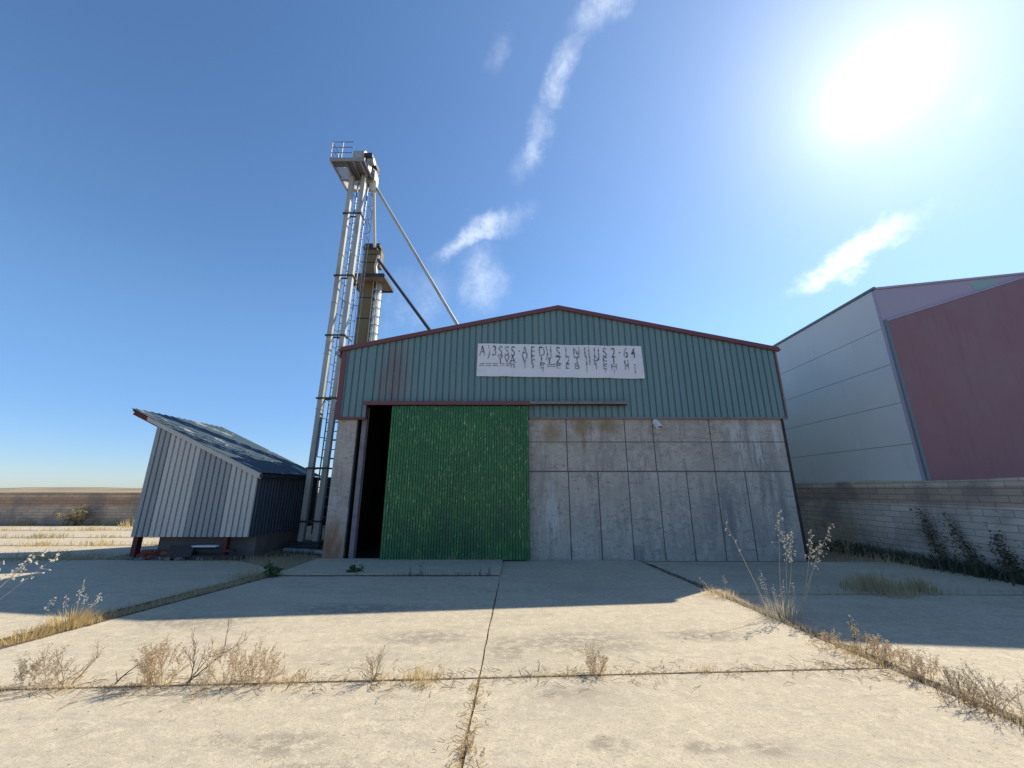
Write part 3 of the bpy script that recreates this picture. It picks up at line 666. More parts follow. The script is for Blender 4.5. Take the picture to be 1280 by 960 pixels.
m = MB().box(-6.43,-5.0,OY-.54,OY-.503,z0-.10,z0+.03).box(-6.43,-5.0,OY+.753,OY+.79,z0-.10,z0+.03).box(-6.437,-6.403,OY-.5,OY+.75,z0-.10,z0+.03).box(-5.027,-4.99,OY-.5,OY+.75,z0-.10,z0+.03)
m.build('platform_frame', M['dark'], oe)
m = MB()
for y in (OY-.5,OY+.1,OY+.75): m.tube([(-6.41,y,z0),(-6.41,y,z0+1.05)],.016,5)
for z in (.35,.7,1.05): m.tube([(-6.12,OY-.5,z0+z),(-6.41,OY-.5,z0+z),(-6.41,OY+.75,z0+z)],.015,5)
m.tube([(-6.41,OY+.75,z0+.5),(-6.2,OY+.05,z0-.0)],.015,5)
m.build('railing', M['bluesteel'], oe)
m = MB().tube([(-5.38,OY+.10,0),(-5.38,OY+.10,z0-.06)],.125,12); m.smooth = True; wp = m.build('riser_pipe', M['whitepipe'], oe)
for k in range(10):
    m = MB(); z = 6.0+k*.36; m.tube([(-5.38+.145*math.cos(a),OY+.10+.145*math.sin(a),z) for a in [2*math.pi*q/12 for q in range(13)]], .012, 4); m.build('clamp', M['dark'], wp)
m = MB()
for dx in (-.07,.07): m.tube([(-5.47+dx,OY-.08,4.),(-5.47+dx,OY-.08,z0-.05)],.011,5)
z = 4.2
while z < z0-.1: m.tube([(-5.54,OY-.08,z),(-5.40,OY-.08,z+.0)],.011,4); z += .3
m.build('ladder', M['whitepipe'], oe)
m = MB().tube([(-5.45,OY-.05,z0+.05),(-5.52,OY-.1,z0+.6),(-5.44,OY-.1,z0+1.1)],.06,8); m.build('elbow_pipe', M['whitepipe'], oe)
m = MB().tube([(-5.45,13.9,10.62),(-2.1,12.0,5.85)], .06, 8); m.build('spout_pipe', M['dark'], oe)

# ------------------------------------------------------------------ right warehouse
WA = R(2.0); wx, wy = 9.66, 9.32
wh = thing('warehouse', (wx, wy, 0), 'large warehouse with white panel side and maroon gable front behind the right wall', 'warehouse')
dW = Vector((math.sin(WA), math.cos(WA))); dF = Vector((math.cos(WA), -math.sin(WA)))
def wpt(s, t, z): p = Vector((wx, wy))+dF*s+dW*t; return (p.x, p.y, z)
def wbox(mb, s0, s1, t0, t1, z0, z1):
    mb.add([wpt(s0,t0,z0),wpt(s1,t0,z0),wpt(s1,t1,z0),wpt(s0,t1,z0),wpt(s0,t0,z1),wpt(s1,t0,z1),wpt(s1,t1,z1),wpt(s0,t1,z1)],
           [(0,3,2,1),(4,5,6,7),(0,1,5,4),(1,2,6,5),(2,3,7,6),(3,0,4,7)])
def wprism(mb, poly, t0, t1):
    n = len(poly); mb.add([wpt(s,t0,z) for s,z in poly]+[wpt(s,t1,z) for s,z in poly],
        [tuple(range(n)), tuple(range(n,2*n))[::-1]]+[((i+1)%n,i,n+i,n+(i+1)%n) for i in range(n)])
WE = 6.76; WL = 22.; WW = 18.; sl_ = .095
wzs = [-.05,.72,1.70,2.67,3.68,4.68,5.65,WE-.02]
m = MB()
for a, b in zip(wzs[:-1], wzs[1:]): wbox(m, 0, .12, .10, WL, a+.006, b-.006)
m.build('side_panels', M['panel'], wh)
m = MB(); wbox(m, .02, .14, .12, WL, -.05, WE-.03); m.build('panel_backing', M['seam'], wh)
m = MB(); wprism(m, [(0,-.05),(WW,-.05),(WW,WE-.03),(WW/2,WE-.03+sl_*WW/2),(0,WE-.03)], 0, .10); gb = m.build('gable_wall', M['mauve'], wh)
m = MB(); a0, a1 = .06, 4.3
wprism(m, [(a0,-.05),(WW,-.05),(WW,6.2),(9,7.1),(a1,5.86+.325*(a1-a0)-.12),(a0,5.80)], -.045, -.003); m.build('front_facade', M['maroon'], wh)
m = MB(); wprism(m, [(a0,5.805),(a1,5.865+.325*(a1-a0)-.12),(a1,5.905+.325*(a1-a0)-.12),(a0,5.845)], -.06, -.02); m.build('facade_capping', M['mauve'], wh)
m = MB(); wbox(m, -.012, .058, -.065, -.004, -.05, 5.84); m.build('corner_trim', M['trimgrey'], wh)
m = MB(); wbox(m, -.035, .02, -.02, WL, WE-.015, WE+.05); m.build('eave_flashing', M['trimgrey'], wh)
m = MB(); wprism(m, [(0.02,WE-.025),(WW/2,WE-.025+sl_*WW/2),(WW/2,WE+.03+sl_*WW/2),(.02,WE+.03)], -.03, .103); m.build('verge_flashing', M['mauve'], wh)
m = MB(); wprism(m, [(.03,WE+.0),(WW/2,WE+sl_*WW/2),(WW,WE),(WW,WE-.05),(WW/2,WE-.05+sl_*WW/2),(.03,WE-.05)][::-1], .104, WL); m.build('roof', M['roof'], wh)
m = MB(); wbox(m, WW-.12, WW, .1, WL, -.05, WE-.06); wbox(m, .15, WW-.13, WL-.12, WL-.01, -.05, WE-.06); m.build('rear_wall', M['panel'], wh)
def on_gable(u, v):
    d = ray(u, v); # intersect facade plane
    nrm = Vector((-dW.x, -dW.y, 0)); p0 = Vector((wx, wy, CAM_H)); s = (p0.dot(nrm)-CAM_H*0)/(d.dot(nrm)) if False else (Vector((wx,wy,0)).dot(nrm))/(Vector((d.x,d.y,0)).dot(nrm))
    P = d*s; q = Vector((P.x-wx, P.y-wy)); return (q.dot(dF), CAM_H+P.z)
sk = [on_gable(1211,353), on_gable(1220,366), on_gable(1248,356), on_gable(1242,348)]
m = MB(); wprism(m, sk, -.006, .02); m.build('skylight', M['skylight'], wh)

# ------------------------------------------------------------------ boundary walls
m = MB()
yy = [2.0+i*.8 for i in range(34)]
vs = []
for i, y in enumerate(yy):
    h = 1.80+.02*math.sin(i*1.3)+.012*rnd.random(); x = 9.52-.0*y
    vs += [(x,y,GZ-.1),(x+.2,y,GZ-.1),(x+.2,y,h),(x,y,h)]
n = len(yy)
m.add(vs, [(i*4+k, (i+1)*4+k, (i+1)*4+(k+1)%4, i*4+(k+1)%4) for i in range(n-1) for k in range(4)]+[(0,1,2,3),(4*n-1,4*n-2,4*n-3,4*n-4)])
m.f = [f[::-1] for f in m.f]
tag(m.build('boundary_wall', M['wallR']), 'grey and brown block wall in front of the maroon warehouse', 'wall')
m = MB(); vs = []
xx = [-60+i*2 for i in range(28)]
for i, x in enumerate(xx):
    y = 19.7+.008*(x+10); h = 1.45+.012*rnd.random()
    vs += [(x,y,GZ-.1),(x,y+.2,GZ-.1),(x,y+.2,h),(x,y,h)]
n = len(xx)
m.add(vs, [(i*4+k, (i+1)*4+k, (i+1)*4+(k+1)%4, i*4+(k+1)%4) for i in range(n-1) for k in range(4)]+[(0,1,2,3),(4*n-1,4*n-2,4*n-3,4*n-4)])
tag(m.build('boundary_wall', M['wallL']), 'long low brown block wall across the sunlit yard left of the shed', 'wall')

# ------------------------------------------------------------------ vegetation
def blade(mb, p, d, h, w, bend, r):
    """tapered ribbon"""
    p = Vector(p); side = Vector((-d.y, d.x, 0)); a = r.random()*6.28
    side = Vector((math.cos(a), math.sin(a), 0))
    q1 = p+Vector((d.x*bend*.35, d.y*bend*.35, h*.55)); q2 = p+Vector((d.x*bend, d.y*bend, h*(1-.25*min(1,bend/h))))
    mb.add([p-side*w/2, p+side*w/2, q1+side*w*.38, q1-side*w*.38, q2], [(0,1,2,3),(3,2,4)])
def tuft(mb, x, y, n, h, spread, r, w=.005, z=GZ+.02, lean=.5):
    for _ in range(n):
        a = r.random()*6.283; d = Vector((math.cos(a), math.sin(a), 0)); rr = spread*r.random()**.7
        hh = h*(.35+.65*r.random())*(1-.55*(rr/spread)**2); blade(mb, (x+d.x*rr, y+d.y*rr, z), d, hh, w*(.7+.6*r.random()), hh*lean*(.2+r.random()), r)
def leaflet(mb, p, s, r):
    p = Vector(p); a = Vector((r.uniform(-1,1), r.uniform(-1,1), r.uniform(-.6,1))).normalized(); b = a.orthogonal().normalized()
    mb.add([p, p+a*s*.5+b*s*.28, p+a*s, p+a*s*.5-b*s*.28], [(0,1,2,3)])
def branch(mb, lb, p, d, ln, rad, depth, r, leaf=.012, nl=3, gnarl=.35, split=(2,3)):
    pts = [Vector(p)]; d = Vector(d).normalized(); k = 4
    for i in range(k):
        d = (d+Vector((r.uniform(-1,1), r.uniform(-1,1), r.uniform(-.5,.8)))*gnarl*.45).normalized()
        pts.append(pts[-1]+d*ln/k)
    mb.tube(pts, [rad*(1-.55*i/k) for i in range(k+1)], 4, cap=False)
    if lb is not None:
        for _ in range(nl): leaflet(lb, pts[r.randint(1,k)], leaf*(.6+.8*r.random()), r)
    if depth > 0:
        for i in range(1, k+1):
            for _ in range(r.randint(*split) if i == k else (1 if r.random() < .75 else 0)):
                nd = (d+Vector((r.uniform(-1,1), r.uniform(-1,1), r.uniform(-.4,.9)))*.85).normalized()
                branch(mb, lb, pts[i], nd, ln*r.uniform(.45,.7), rad*.55, depth-1, r, leaf, nl, gnarl, split)
def oat(mb, hb, base, top, r, rad=.004, n=16, head=.32, size=.022):
    b, t = Vector(base), Vector(top); k = 7; pts = []
    bow = Vector((r.uniform(-1,1), r.uniform(-1,1), 0))*.04
    for i in range(k+1):
        f = i/k; pts.append(b.lerp(t, f)+bow*math.sin(f*3.14))
    mb.tube(pts, [rad*(1-.75*i/k) for i in range(k+1)], 4, cap=False)
    ax = (t-b)
    for i in range(n):
        f = 1-head*(i/n); c = b.lerp(t, f)+bow*math.sin(f*3.14); a = r.random()*6.28; rr = (.012+.055*(i/n)*r.random())*(size/.022)
        tip = c+Vector((math.cos(a)*rr, math.sin(a)*rr, -.004-.02*r.random()))
        hb.tube([c, tip], .0009, 3, cap=False)
        for _ in range(2):
            dd = (Vector((math.cos(a)*.5+r.uniform(-.4,.4), math.sin(a)*.5+r.uniform(-.4,.4), r.uniform(-.9,.6)))).normalized()
            sd_ = dd.orthogonal().normalized(); s2 = dd.cross(sd_); L = size*r.uniform(.8,1.3); wdt = L*.24
            hb.add([tip, tip+dd*L*.4+sd_*wdt, tip+dd*L*.4+s2*wdt, tip+dd*L*.4-sd_*wdt, tip+dd*L*.4-s2*wdt, tip+dd*L],
                   [(0,1,2),(0,2,3),(0,3,4),(0,4,1),(5,2,1),(5,3,2),(5,4,3),(5,1,4)])

def fringe(name, pts, dens, h, matk, seed, w=.004, jit=.03, lean=.8, patch=True):
    r = random.Random(seed); m = MB()
    for (a, b) in zip(pts[:-1], pts[1:]):
        a, b = Vector(a), Vector(b); L = (b-a).length; ph = r.random()*10
        for _ in range(int(L*dens)):
            t = r.random(); q = a.lerp(b, t); s = t*L
            den = .5+.5*math.sin(s*2.3+ph)*math.sin(s*.9+ph*2)
            if patch and r.random() > den**2.2+.10: continue
            an = r.random()*6.28; d = Vector((math.cos(an), math.sin(an), 0)); hh = h*(.25+.75*r.random()**1.6)*(.5+den*.8)
            blade(m, (q.x+r.gauss(0,jit), q.y+r.gauss(0,jit), GZ+.005), d, hh+.05, w*(.6+.8*r.random()), hh*lean*r.random()*1.4, r)
    return tag(m.build(name, M[matk]), kind='stuff')
def clumps(name, pts, per_m, h, matk, seed, w=.003, jit=.02, nmax=26, spread=.05, lean=.9):
    """ragged wild grass: many small clumps of very unequal size strung along a joint"""
    r = random.Random(seed); m = MB()
    for (a, b) in zip(pts[:-1], pts[1:]):
        a, b = Vector(a), Vector(b); L = (b-a).length; n = L*per_m
        for _ in range(int(n)+(1 if r.random() < n % 1 else 0)):
            q = a.lerp(b, r.random()); sz_ = r.random()**2.2; hh = h*(.25+.75*sz_)
            for _ in range(int(3+nmax*sz_)):
                an = r.random()*6.28; d = Vector((math.cos(an), math.sin(an), 0)); h1 = hh*(.3+.7*r.random())
                blade(m, (q.x+r.gauss(0,jit+spread*sz_*.5), q.y+r.gauss(0,jit+spread*sz_*.3), GZ+.004), d, h1+.02, w*(.6+.8*r.random()), h1*lean*(.2+1.1*r.random()), r)
    return tag(m.build(name, M[matk]), kind='stuff')
def litter(name, pts, n, matk, seed, spread=.12, ln=.06):
    """dead stems lying on the slabs along a joint"""
    r = random.Random(seed); m = MB()
    for _ in range(n):
        k = r.randrange(len(pts)-1); a, b = Vector(pts[k]), Vector(pts[k+1]); q = a.lerp(b, r.random())
        an = r.random()*6.28; l = ln*(.3+r.random()); x, y = q.x+r.gauss(0,spread), q.y+r.gauss(0,spread)
        bend = r.uniform(-.6,.6)
        p = [Vector((x,y,.006)), Vector((x+math.cos(an)*l, y+math.sin(an)*l, .008+.02*r.random())), Vector((x+math.cos(an)*l+math.cos(an+bend)*l, y+math.sin(an)*l+math.sin(an+bend)*l, .006+.02*r.random()))]
        m.tube(p, .0022, 3, cap=False)
    return tag(m.build(name, M[matk]), kind='stuff')

j1 = [(x, J1(x)) for x in (-5.3,-4,-3,-2,-1,0,1,2,3,3.4)]
clumps('dry_grass_fringe', j1, 14, .085, 'straw', 1, w=.0035)
clumps('dry_grass_fringe', [(-4.4,J1(-4.4)),(-3.2,J1(-3.2)),(-2,J1(-2)),(-1.2,J1(-1.2))], 16, .12, 'palestraw', 2, w=.0028)
clumps('dry_grass_fringe', [(-4.4,J1(-4.4)),(-3,J1(-3)),(-1.6,J1(-1.6))], 14, .10, 'pinkleaf', 102, w=.0028)
clumps('dead_stem_fringe', j1, 12, .035, 'darktwig', 3, w=.004, lean=2.4, nmax=9, jit=.012)
clumps('dead_stem_fringe', [(.9,J1(.9)),(2.0,J1(2.0)),(3.1,J1(3.1))], 14, .11, 'twig', 103, w=.003, lean=.7, nmax=8)
clumps('weed_fringe', [(-.2,J1(-.2)),(.6,J1(.6)),(1.2,J1(1.2))], 12, .035, 'olivegrass', 104, w=.004, lean=2.2, nmax=14)
litter('stem_litter', j1, 420, 'twig', 4, .12, .055)
litter('stem_litter', j1[:6], 130, 'darktwig', 204, .14, .05)
v1 = [(V1(y), y) for y in (1.8,2.6,3.2,3.9)]
clumps('dry_grass_fringe', v1, 22, .05, 'straw', 5, w=.0025, lean=1.6, nmax=12)
clumps('dead_stem_fringe', v1, 14, .04, 'twig', 105, w=.0025, lean=1.8, nmax=10)
clumps('dry_grass_fringe', [(V1(y), y) for y in (4.1,5.5,7.9)], 6, .02, 'straw', 6, w=.003, nmax=6)
litter('stem_litter', v1, 160, 'straw', 7, .06, .04)
l1 = [(L1(y)-.03, y) for y in (4.2,5.2,6.2,7.2,8.3)]; l2 = [(L2(y)+.03, y) for y in (4.2,5.2,6.2,7.2,8.6)]
lm = [((L1(y)+L2(y))/2, y) for y in (4.2,5.2,6.2,7.2,8.6)]
clumps('dry_grass_fringe', lm, 22, .11, 'straw', 8, jit=.07, w=.004)
clumps('dry_grass_fringe', lm[1:], 34, .15, 'olivegrass', 108, jit=.09, w=.005)
clumps('dry_grass_fringe', lm[2:], 26, .12, 'palestraw', 109, jit=.10, w=.004)
clumps('dead_stem_fringe', l1, 14, .05, 'darktwig', 9, w=.004)
clumps('dead_stem_fringe', l2, 14, .06, 'darktwig', 10, w=.004)
r1 = [(R1(y)+.05, y) for y in (1.8,2.8,3.6,4.4,5.4,6.4,7.4,8.8)]
clumps('dry_grass_fringe', r1, 18, .12, 'palestraw', 11, jit=.05, w=.003)
clumps('dry_grass_fringe', r1[1:6], 20, .11, 'pinkleaf', 12, jit=.06, w=.003)
clumps('dry_grass_fringe', r1[3:7], 22, .17, 'olivegrass', 112, jit=.06, w=.0035, lean=.6)
clumps('dead_stem_fringe', r1, 20, .08, 'darktwig', 13, jit=.035, w=.003, nmax=14)
litter('stem_litter', r1[:5], 260, 'twig', 14, .13, .05)
fringe('dead_stem_fringe', [(-4.6,yB+.03),(-3,yB+.03),(-1.5,yB+.03),(-.3,yB+.03)], 120, .05, 'darktwig', 15, w=.006)
fringe('dry_grass_fringe', [(R1(6.8)+.2,6.84),(5.5,6.82),(8.3,6.8)], 200, .12, 'olivegrass', 16)
fringe('weed_cover', [(9.3,3.5),(9.25,6),(9.2,8),(9.1,10),(9.0,12)], 420, .30, 'darkleaf', 17, w=.02, jit=.22, patch=False)
fringe('weed_cover', [(8.3,9.6),(9.0,9.8),(9.2,12.)], 260, .35, 'olivegrass', 18, w=.01, jit=.4, patch=False)
fringe('weed_cover', [(-7.2,9.5),(-6,9.9),(-4.7,9.5)], 260, .10, 'olivegrass', 19, jit=.35)
fringe('weed_cover', [(-6.2,10.6),(-5.0,10.8),(-4.7,13)], 200, .22, 'darkleaf', 20, w=.015, jit=.22)
for i, (y0, y1) in enumerate(((9.0,10.38),(11.1,12.55),(13.3,14.55),(15.9,17.05))):
    fringe('dry_grass_fringe', [(-46,y0-.3+.1*i),(-30,y0+.15*(y1-y0)+.1),(-20,y0+.55*(y1-y0)+.1),(-10,y1)], 190, .17, ('olivegrass','straw','olivegrass','straw')[i], 30+i, w=.014, jit=.16)
fringe('dry_grass_fringe', [(-40,19.2),(-26,19.35),(-12,19.5)], 90, .35, 'straw', 40, w=.02, jit=.16)
fringe('weed_cover', [(-14,9.35),(-11,9.75),(-9.4,10.3)], 300, .16, 'olivegrass', 41, w=.01, jit=.18)

VG = []
def weed(name, u, v, label, cat, parts, xy=None):
    x, y = xy or gp(u, v); t = thing(name, (x, y, GZ), label, cat)
    for pn, mb, mk in parts(x, y): mb.build(pn, M[mk], t)
    return t
def P_bush(seed, n, ln, dirs, leaf=None, depth=2, rad=.004, lk='pinkleaf', tk='twig', nl=3, ls=.012, base=.04, tuf=0, th=.1):
    def f(x, y):
        r = random.Random(seed); st, lf = MB(), MB()
        for i in range(n):
            d = dirs[i % len(dirs)]; d = (d[0]+r.uniform(-.2,.2), d[1]+r.uniform(-.3,.3), d[2])
            branch(st, lf if leaf else None, (x+r.uniform(-base,base), y+r.uniform(-base,base)*.5, GZ), d, ln*r.uniform(.7,1.15), rad, depth, r, ls, nl)
        out = [('stems', st, tk)]
        if leaf: out.append(('leaves', lf, lk))
        if tuf:
            tb = MB(); tuft(tb, x, y, tuf, th, base*1.6, r); out.append(('basal_grass', tb, 'straw'))
        return out
    return f
def P_tuft(seed, n, h, spread, mk='straw', w=.005, lean=.5, extra=None, z=GZ):
    def f(x, y):
        r = random.Random(seed); tb = MB(); tuft(tb, x, y, n, h, spread, r, w, z, lean); out = [('blades', tb, mk)]
        if extra:
            sb, hb = MB(), MB()
            for (dx, dy, hh) in extra: oat(sb, hb, (x+dx*.3, y+dy*.3, GZ), (x+dx, y+dy, hh), r, .003, 10, .35, .016)
            out += [('seed_stalks', sb, 'palestraw'), ('seed_heads', hb, 'oat')]
        return out
    return f
UP = [(0,0,1),(.4,.1,1),(-.4,0,1),(.15,-.3,1)]
# --- along the cross joint
weed('dead_weed', 72, 858, 'bare dead weed with wide forked twigs at the far left of the cross joint', 'weed', P_bush(51, 5, .22, [(.9,.1,.55),(-.3,0,1),(.1,0,1),(-.8,.1,.6),(.5,.3,.9)], True, 2, .0045, nl=1, tuf=60, th=.09, base=.12))
weed('dead_weed', 40, 859, 'pale wispy dead weed low in the joint near the left picture edge', 'weed', P_bush(52, 9, .14, UP, True, 2, .002, lk='palestraw', tk='pinkleaf', base=.16, nl=7))
weed('dead_stick', 139, 857, 'short dark broken stick leaning right out of the cross joint', 'stick', P_bush(53, 1, .17, [(.55,.1,.9)], None, 1, .007, tk='darktwig'))
weed('dead_weed', 188, 856, 'rusty feathery dead weed with two thick dark stems in the cross joint', 'weed', P_bush(54, 13, .18, [(-.25,0,1),(.05,0,1),(.3,0,1),(-.5,0,.8)], True, 2, .003, base=.14, nl=9, tuf=90, th=.11))
weed('dead_weed', 233, 855, 'tall dead weed with long dark twigs leaning right over the cross joint', 'weed', P_bush(55, 3, .30, [(.85,.1,.75),(.25,0,1),(.75,.2,.9)], True, 2, .006, tk='darktwig', nl=1))
weed('dead_weed', 297, 854, 'wide bushy pinkish dead weed with many fine twigs and withered leaves', 'weed', P_bush(56, 17, .17, [(-.6,0,.8),(-.2,0,1),(.3,0,1),(.7,0,.8)], True, 2, .0025, base=.26, nl=9, tuf=120, th=.10))
weed('dead_weed', 372, 853, 'small straw weed thin and low right of the bushy pinkish weed', 'weed', P_bush(57, 6, .09, UP, True, 1, .0025, base=.13, nl=4, tuf=50, th=.07))
weed('dead_weed', 467, 851, 'narrow upright red brown dead weed alone left of the centre joint', 'weed', P_bush(58, 6, .17, [(.08,0,1),(-.12,0,1),(.2,0,1)], True, 2, .0035, nl=1, base=.025, tuf=40, th=.05))
weed('grass_tuft', 527, 851, 'thin upright yellow grass tuft in the joint right of the narrow red brown weed', 'grass', P_tuft(59, 240, .17, .19, 'straw', .0045, .35))
weed('dead_weed', 557, 849, 'tiny two-twig dead sprig just left of the joint crossing', 'weed', P_bush(60, 2, .09, UP, None, 1, .0025))
weed('dead_weed', 746, 843, 'reddish dead weed with a fan of fine twigs on the joint right of centre', 'weed', P_bush(61, 9, .14, [(-.3,0,1),(.2,0,1),(.6,0,.8),(-.6,0,.8)], True, 2, .0025, base=.10, nl=4, tuf=50, th=.06))
weed('dead_weed', 690, 846, 'low creeping dark weed flat along the joint below the stained patch', 'weed', P_bush(62, 8, .09, [(.9,0,.35),(-.9,0,.35),(.3,.2,.7)], True, 1, .003, lk='olivegrass', tk='darktwig', base=.22, nl=3))
weed('dead_weed', 585, 942, 'curly dry weed in the centre joint nearest the camera', 'weed', P_bush(63, 8, .06, [(.8,.3,.5),(-.8,.2,.5),(.2,.9,.5),(-.2,-.8,.5)], True, 2, .0025, base=.06, nl=3, ls=.009))
# --- left strip
weed('grass_tuft', 88, 782, 'large golden dry grass clump with one tall seed stalk on the left strip', 'grass', P_tuft(64, 420, .30, .26, 'straw', .006, .55, [(.02,0,.52),(.2,.05,.34),(-.2,.05,.33),(.28,0,.36),(-.1,.1,.38),(.1,0,.36)]))
weed('grass_tuft', 34, 797, 'smaller golden dry grass clump at the left picture edge', 'grass', P_tuft(65, 260, .20, .22, 'straw', .006, .6, [(.12,.05,.40)]))
def left_oat(x, y):
    r = random.Random(66); out = []
    for t_ in ((-5.18,4.6,.93),(-5.5,4.55,.86),(-5.42,4.75,.90),(-5.05,4.7,.91)):
        q, h = MB(), MB(); oat(q, h, (x,y,GZ), t_, r, .005, 12, .28, .032); out += [('stalk', q, 'palestraw'), ('husks', h, 'oat')]
    return out
weed('wild_oat', 0, 0, 'bent pale oat stalk with drooping white husks at the left picture edge', 'grass', left_oat, xy=(-5.85,4.45))
weed('dry_weed', 312, 722, 'grey dry grass clump at the bend of the strip before the barn corner', 'weed', P_tuft(67, 200, .42, .35, 'olivegrass', .006, .4))
weed('green_weed', 337, 722, 'dark green leafy weed beside the grey dry grass clump', 'weed', P_bush(68, 7, .17, UP, True, 1, .004, lk='leaf', tk='leaf', nl=9, ls=.04, base=.08))
weed('green_weed', 444, 718, 'small dark green weed in the slab joint before the barn doorway', 'weed', P_bush(69, 6, .12, [(.6,0,.6),(-.6,0,.6),(0,0,1)], True, 1, .004, lk='leaf', tk='leaf', nl=7, ls=.045, base=.08))
for u, lb in ((512,'thin dry sprig in the shaded joint before the green door, leftmost'),(527,'thin dry sprig in the shaded joint before the green door, tallest'),(599,'thin dry sprig in the shaded joint near its right end'),(611,'short dry sprig closest to the right end of the shaded joint')):
    weed('dry_sprig', u, 720, lb, 'weed', P_bush(70+u, 3, .12 if u != 527 else .2, [(.05,0,1),(-.1,0,1)], None, 1, .004, tk='darktwig', base=.03))
# --- right joint
def oats_at(seed, tops, n, size):
    def f(x, y):
        r = random.Random(seed); out = []
        for (tx, ty, tz) in tops:
            s, h = MB(), MB(); oat(s, h, (x+r.uniform(-.05,.05), y+r.uniform(-.05,.05), GZ), (tx, ty, tz), r, .005, n, .34, size); out += [('stalk', s, 'palestraw'), ('husks', h, 'oat')]
        return out
    return f
def at_y(u, v, Y): d = ray(u, v); k = Y/d.y; return (d.x*k, Y, CAM_H+d.z*k)
weed('wild_oat', 966, 775, 'slender oat stalk leaning far left with few husks before the concrete wall', 'grass', oats_at(81, [at_y(906,652,5.6)], 5, .030))
weed('wild_oat', 981, 768, 'tallest oat stalks standing upright with dense pale husks by the right joint', 'grass', oats_at(82, [at_y(975,636,5.75), at_y(987,664,5.75), at_y(983,668,5.8)], 26, .025))
weed('wild_oat', 998, 772, 'oat stalks leaning right with pale husks before the block wall corner', 'grass', oats_at(83, [at_y(1040,654,5.6), at_y(1014,662,5.65), at_y(1024,680,5.6)], 22, .025))
weed('grass_tuft', 978, 772, 'fluffy pale grass clump at the foot of the oat stalks', 'grass', P_tuft(84, 260, .42, .22, 'palestraw', .005, .4, [(-.22,0,.5),(-.15,.05,.55),(.1,0,.45),(-.05,0,.4),(.2,0,.42)]))
weed('grass_tuft', 900, 745, 'low brown grass clump on the right joint left of the oats', 'grass', P_tuft(85, 200, .22, .28, 'pinkleaf', .006, .6, [(-.25,.1,.25),(.1,0,.3)]))
weed('dead_weed', 1066, 815, 'dense low reddish dead weed where the right joint meets the cross joint', 'weed', P_bush(86, 12, .11, [(.5,.2,.6),(-.5,.2,.6),(0,0,1),(.7,-.3,.5)], True, 2, .003, base=.22, nl=5, tuf=120, th=.13))
weed('dead_weed', 1108, 828, 'spreading reddish dead weed right of where the joints meet', 'weed', P_bush(87, 11, .11, [(.6,.1,.5),(-.4,0,.8),(.1,0,1)], True, 2, .003, base=.2, nl=5, tuf=120, th=.12))
weed('green_weed', 1068, 803, 'single grey green upright weed above the reddish weeds on the right joint', 'weed', P_bush(88, 2, .19, [(.02,0,1),(-.05,0,1)], True, 1, .004, lk='olivegrass', tk='leaf', nl=5, ls=.03, base=.02))
weed('dead_weed', 1152, 848, 'loose pale dead weed on the right joint at the shadow edge', 'weed', P_bush(89, 12, .13, UP, True, 2, .0028, base=.16, nl=3, tuf=60, th=.1))
weed('dead_weed', 1205, 876, 'wiry brown dead weed with curled twigs low on the right joint', 'weed', P_bush(90, 14, .14, [(.5,0,.8),(-.6,0,.7),(.1,.2,1)], True, 2, .003, base=.2, nl=2, tuf=70, th=.1, tk='darktwig'))
weed('dead_weed', 1255, 895, 'wiry brown dead weed at the right picture edge', 'weed', P_bush(91, 14, .15, [(.5,0,.8),(-.6,0,.7),(.1,.2,1)], True, 2, .003, base=.18, nl=2, tuf=80, th=.1))
weed('grass_tuft', 1098, 738, 'wide olive grass clump on the shaded ground before the block wall', 'grass', P_tuft(92, 620, .44, .50, 'olivegrass', .008, .22))
weed('grass_tuft', 1150, 738, 'small olive grass clump right of the wide clump before the block wall', 'grass', P_tuft(93, 240, .34, .26, 'olivegrass', .008, .22))
def P_vine(seed, h, wd, lean):
    def f(x, y):
        r = random.Random(seed); st, lf = MB(), MB()
        for i in range(7):
            pts = []; dx = r.uniform(-wd,wd); k = 6; ht = h*r.uniform(.45,1)
            for q in range(k+1): pts.append(Vector((x-.03+r.uniform(-.05,.02), y+dx*(1-.6*q/k)+lean*q/k+r.uniform(-.03,.03), GZ+ht*q/k)))
            st.tube(pts, [.008*(1-.7*q/k) for q in range(k+1)], 4, cap=False)
            for q in range(85):
                t = r.random()**1.3; i0 = min(k-1, int(t*k)); c = pts[i0].lerp(pts[i0+1], t*k-i0); sp_ = .10*(1.2-t)+.02
                leaflet(lf, c+Vector((r.gauss(0,.05), r.gauss(0,sp_), r.gauss(0,.05))), .05*(.6+.8*r.random()), r)
        return [('stems', st, 'darktwig'), ('leaves', lf, 'darkleaf')]
    return f
weed('wall_creeper', 0, 0, 'tall dark green creeper climbing the block wall, highest of the three', 'creeper', P_vine(94, 1.45, .30, .28), xy=(9.42,9.1))
weed('wall_creeper', 0, 0, 'broad dark creeper with a slanting top on the block wall', 'creeper', P_vine(95, 1.15, .30, .42), xy=(9.42,8.35))
weed('wall_creeper', 0, 0, 'thin dark creeper stem on the block wall nearest the right picture edge', 'creeper', P_vine(96, .85, .12, .2), xy=(9.42,7.85))
weed('dry_bush', 0, 0, 'dry grey bush in the gap between the barn corner and the block wall', 'bush', P_bush(97, 12, .5, UP, True, 2, .006, base=.4, nl=4, ls=.04, lk='olivegrass'), xy=(8.3,10.8))
weed('dry_bush', 0, 0, 'brown dry bush against the low brown wall on the left', 'bush', P_bush(98, 16, .42, [(.6,0,.8),(-.6,0,.8),(0,0,1)], True, 2, .012, base=.5, nl=5, ls=.07, lk='olivegrass', tk='darktwig'), xy=(-20.4,19.1))
weed('grass_tuft', 0, 0, 'wide golden grass clump against the low brown wall beside the shed', 'grass', P_tuft(99, 500, .65, 1.3, 'straw', .022, .5), xy=(-16.6,19.2))

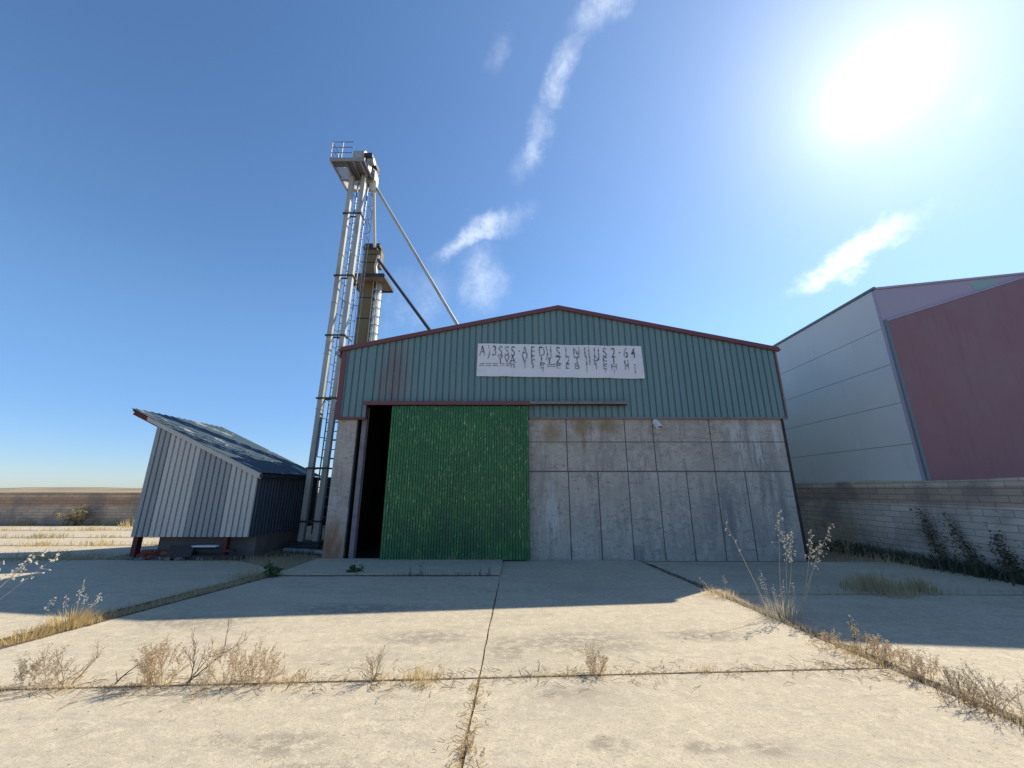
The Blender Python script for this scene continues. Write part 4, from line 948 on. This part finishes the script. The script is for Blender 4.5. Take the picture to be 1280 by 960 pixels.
# ------------------------------------------------------------------ rubble under the shed front
def chunk(mb, c, sx, sy, szz, r, rot=None):
    a = rot if rot is not None else r.random()*6.28; til = Matrix.Rotation(a, 3, 'Z') @ Matrix.Rotation(r.uniform(-.4,.4), 3, 'X')
    vs = []
    for i in (-1,1):
        for j in (-1,1):
            for k in (-1,1): vs.append(Vector(c)+til @ Vector((i*sx/2*r.uniform(.8,1.1), j*sy/2*r.uniform(.8,1.1), k*szz/2*r.uniform(.8,1.1))))
    mb.add(vs, [(0,1,3,2),(4,6,7,5),(0,4,5,1),(2,3,7,6),(0,2,6,4),(1,5,7,3)])
r = random.Random(5)
for i in range(16):
    x = -9.05+1.05*r.random(); y = 10.02+.4*r.random(); m = MB(); chunk(m, (x,y,-.02+.05+.13*r.random()*(1 if i > 7 else .2)), .22, .11, .09, r)
    tag(m.build('broken_brick', M['brick'], None, (x,y,0)), 'broken red brick lying in the heap by the left leg of the shed', 'brick', 'bricks heaped under the shed')
for i in range(24):
    x = -9.2+1.9*r.random(); y = 9.85+.25*r.random(); m = MB(); s = r.uniform(.05,.13); chunk(m, (x,y,-.03+s*.4), s, s*.8, s*.7, r)
    tag(m.build('rubble_stone', M['stone'], None, (x,y,0)), 'small grey rubble stone on the ground in front of the shed', 'stone', 'rubble stones before the shed')
MB().bar((-8.4,10.1,.02),(-6.4,10.02,.04),.10,.09).build('timber_beam', M['darkwood'])
tag(bpy.data.objects['timber_beam'], 'dark timber beam lying on the ground under the shed front', 'beam')
MB().bar((-8.3,10.22,.20),(-6.75,10.18,.16),.12,.05).build('timber_plank', M['darkwood'])
tag(bpy.data.objects['timber_plank'], 'dark plank resting behind the beam under the shed front', 'plank')
MB().bar((-7.75,10.12,.27),(-7.15,10.12,.275),.10,.04).build('white_board', M['wood'])
tag(bpy.data.objects['white_board'], 'short white board lying on the dark plank under the shed', 'board')
m = MB(); chunk(m, (-7.95,10.12,.12), .5,.3,.3, r, .3); m.build('rubble_block', M['darkwood']); tag(bpy.data.objects['rubble_block'], 'large dark rubble block between the red bricks and the white board', 'rubble')
MB().tube([(-6.1,11.2,.03),(-5.2,10.9,.04),(-4.75,10.6,.05)],.06,8).build('steel_pipe', M['steel']); tag(bpy.data.objects['steel_pipe'], 'grey pipe lying on the ground between the elevator foot and the barn pillar', 'pipe')
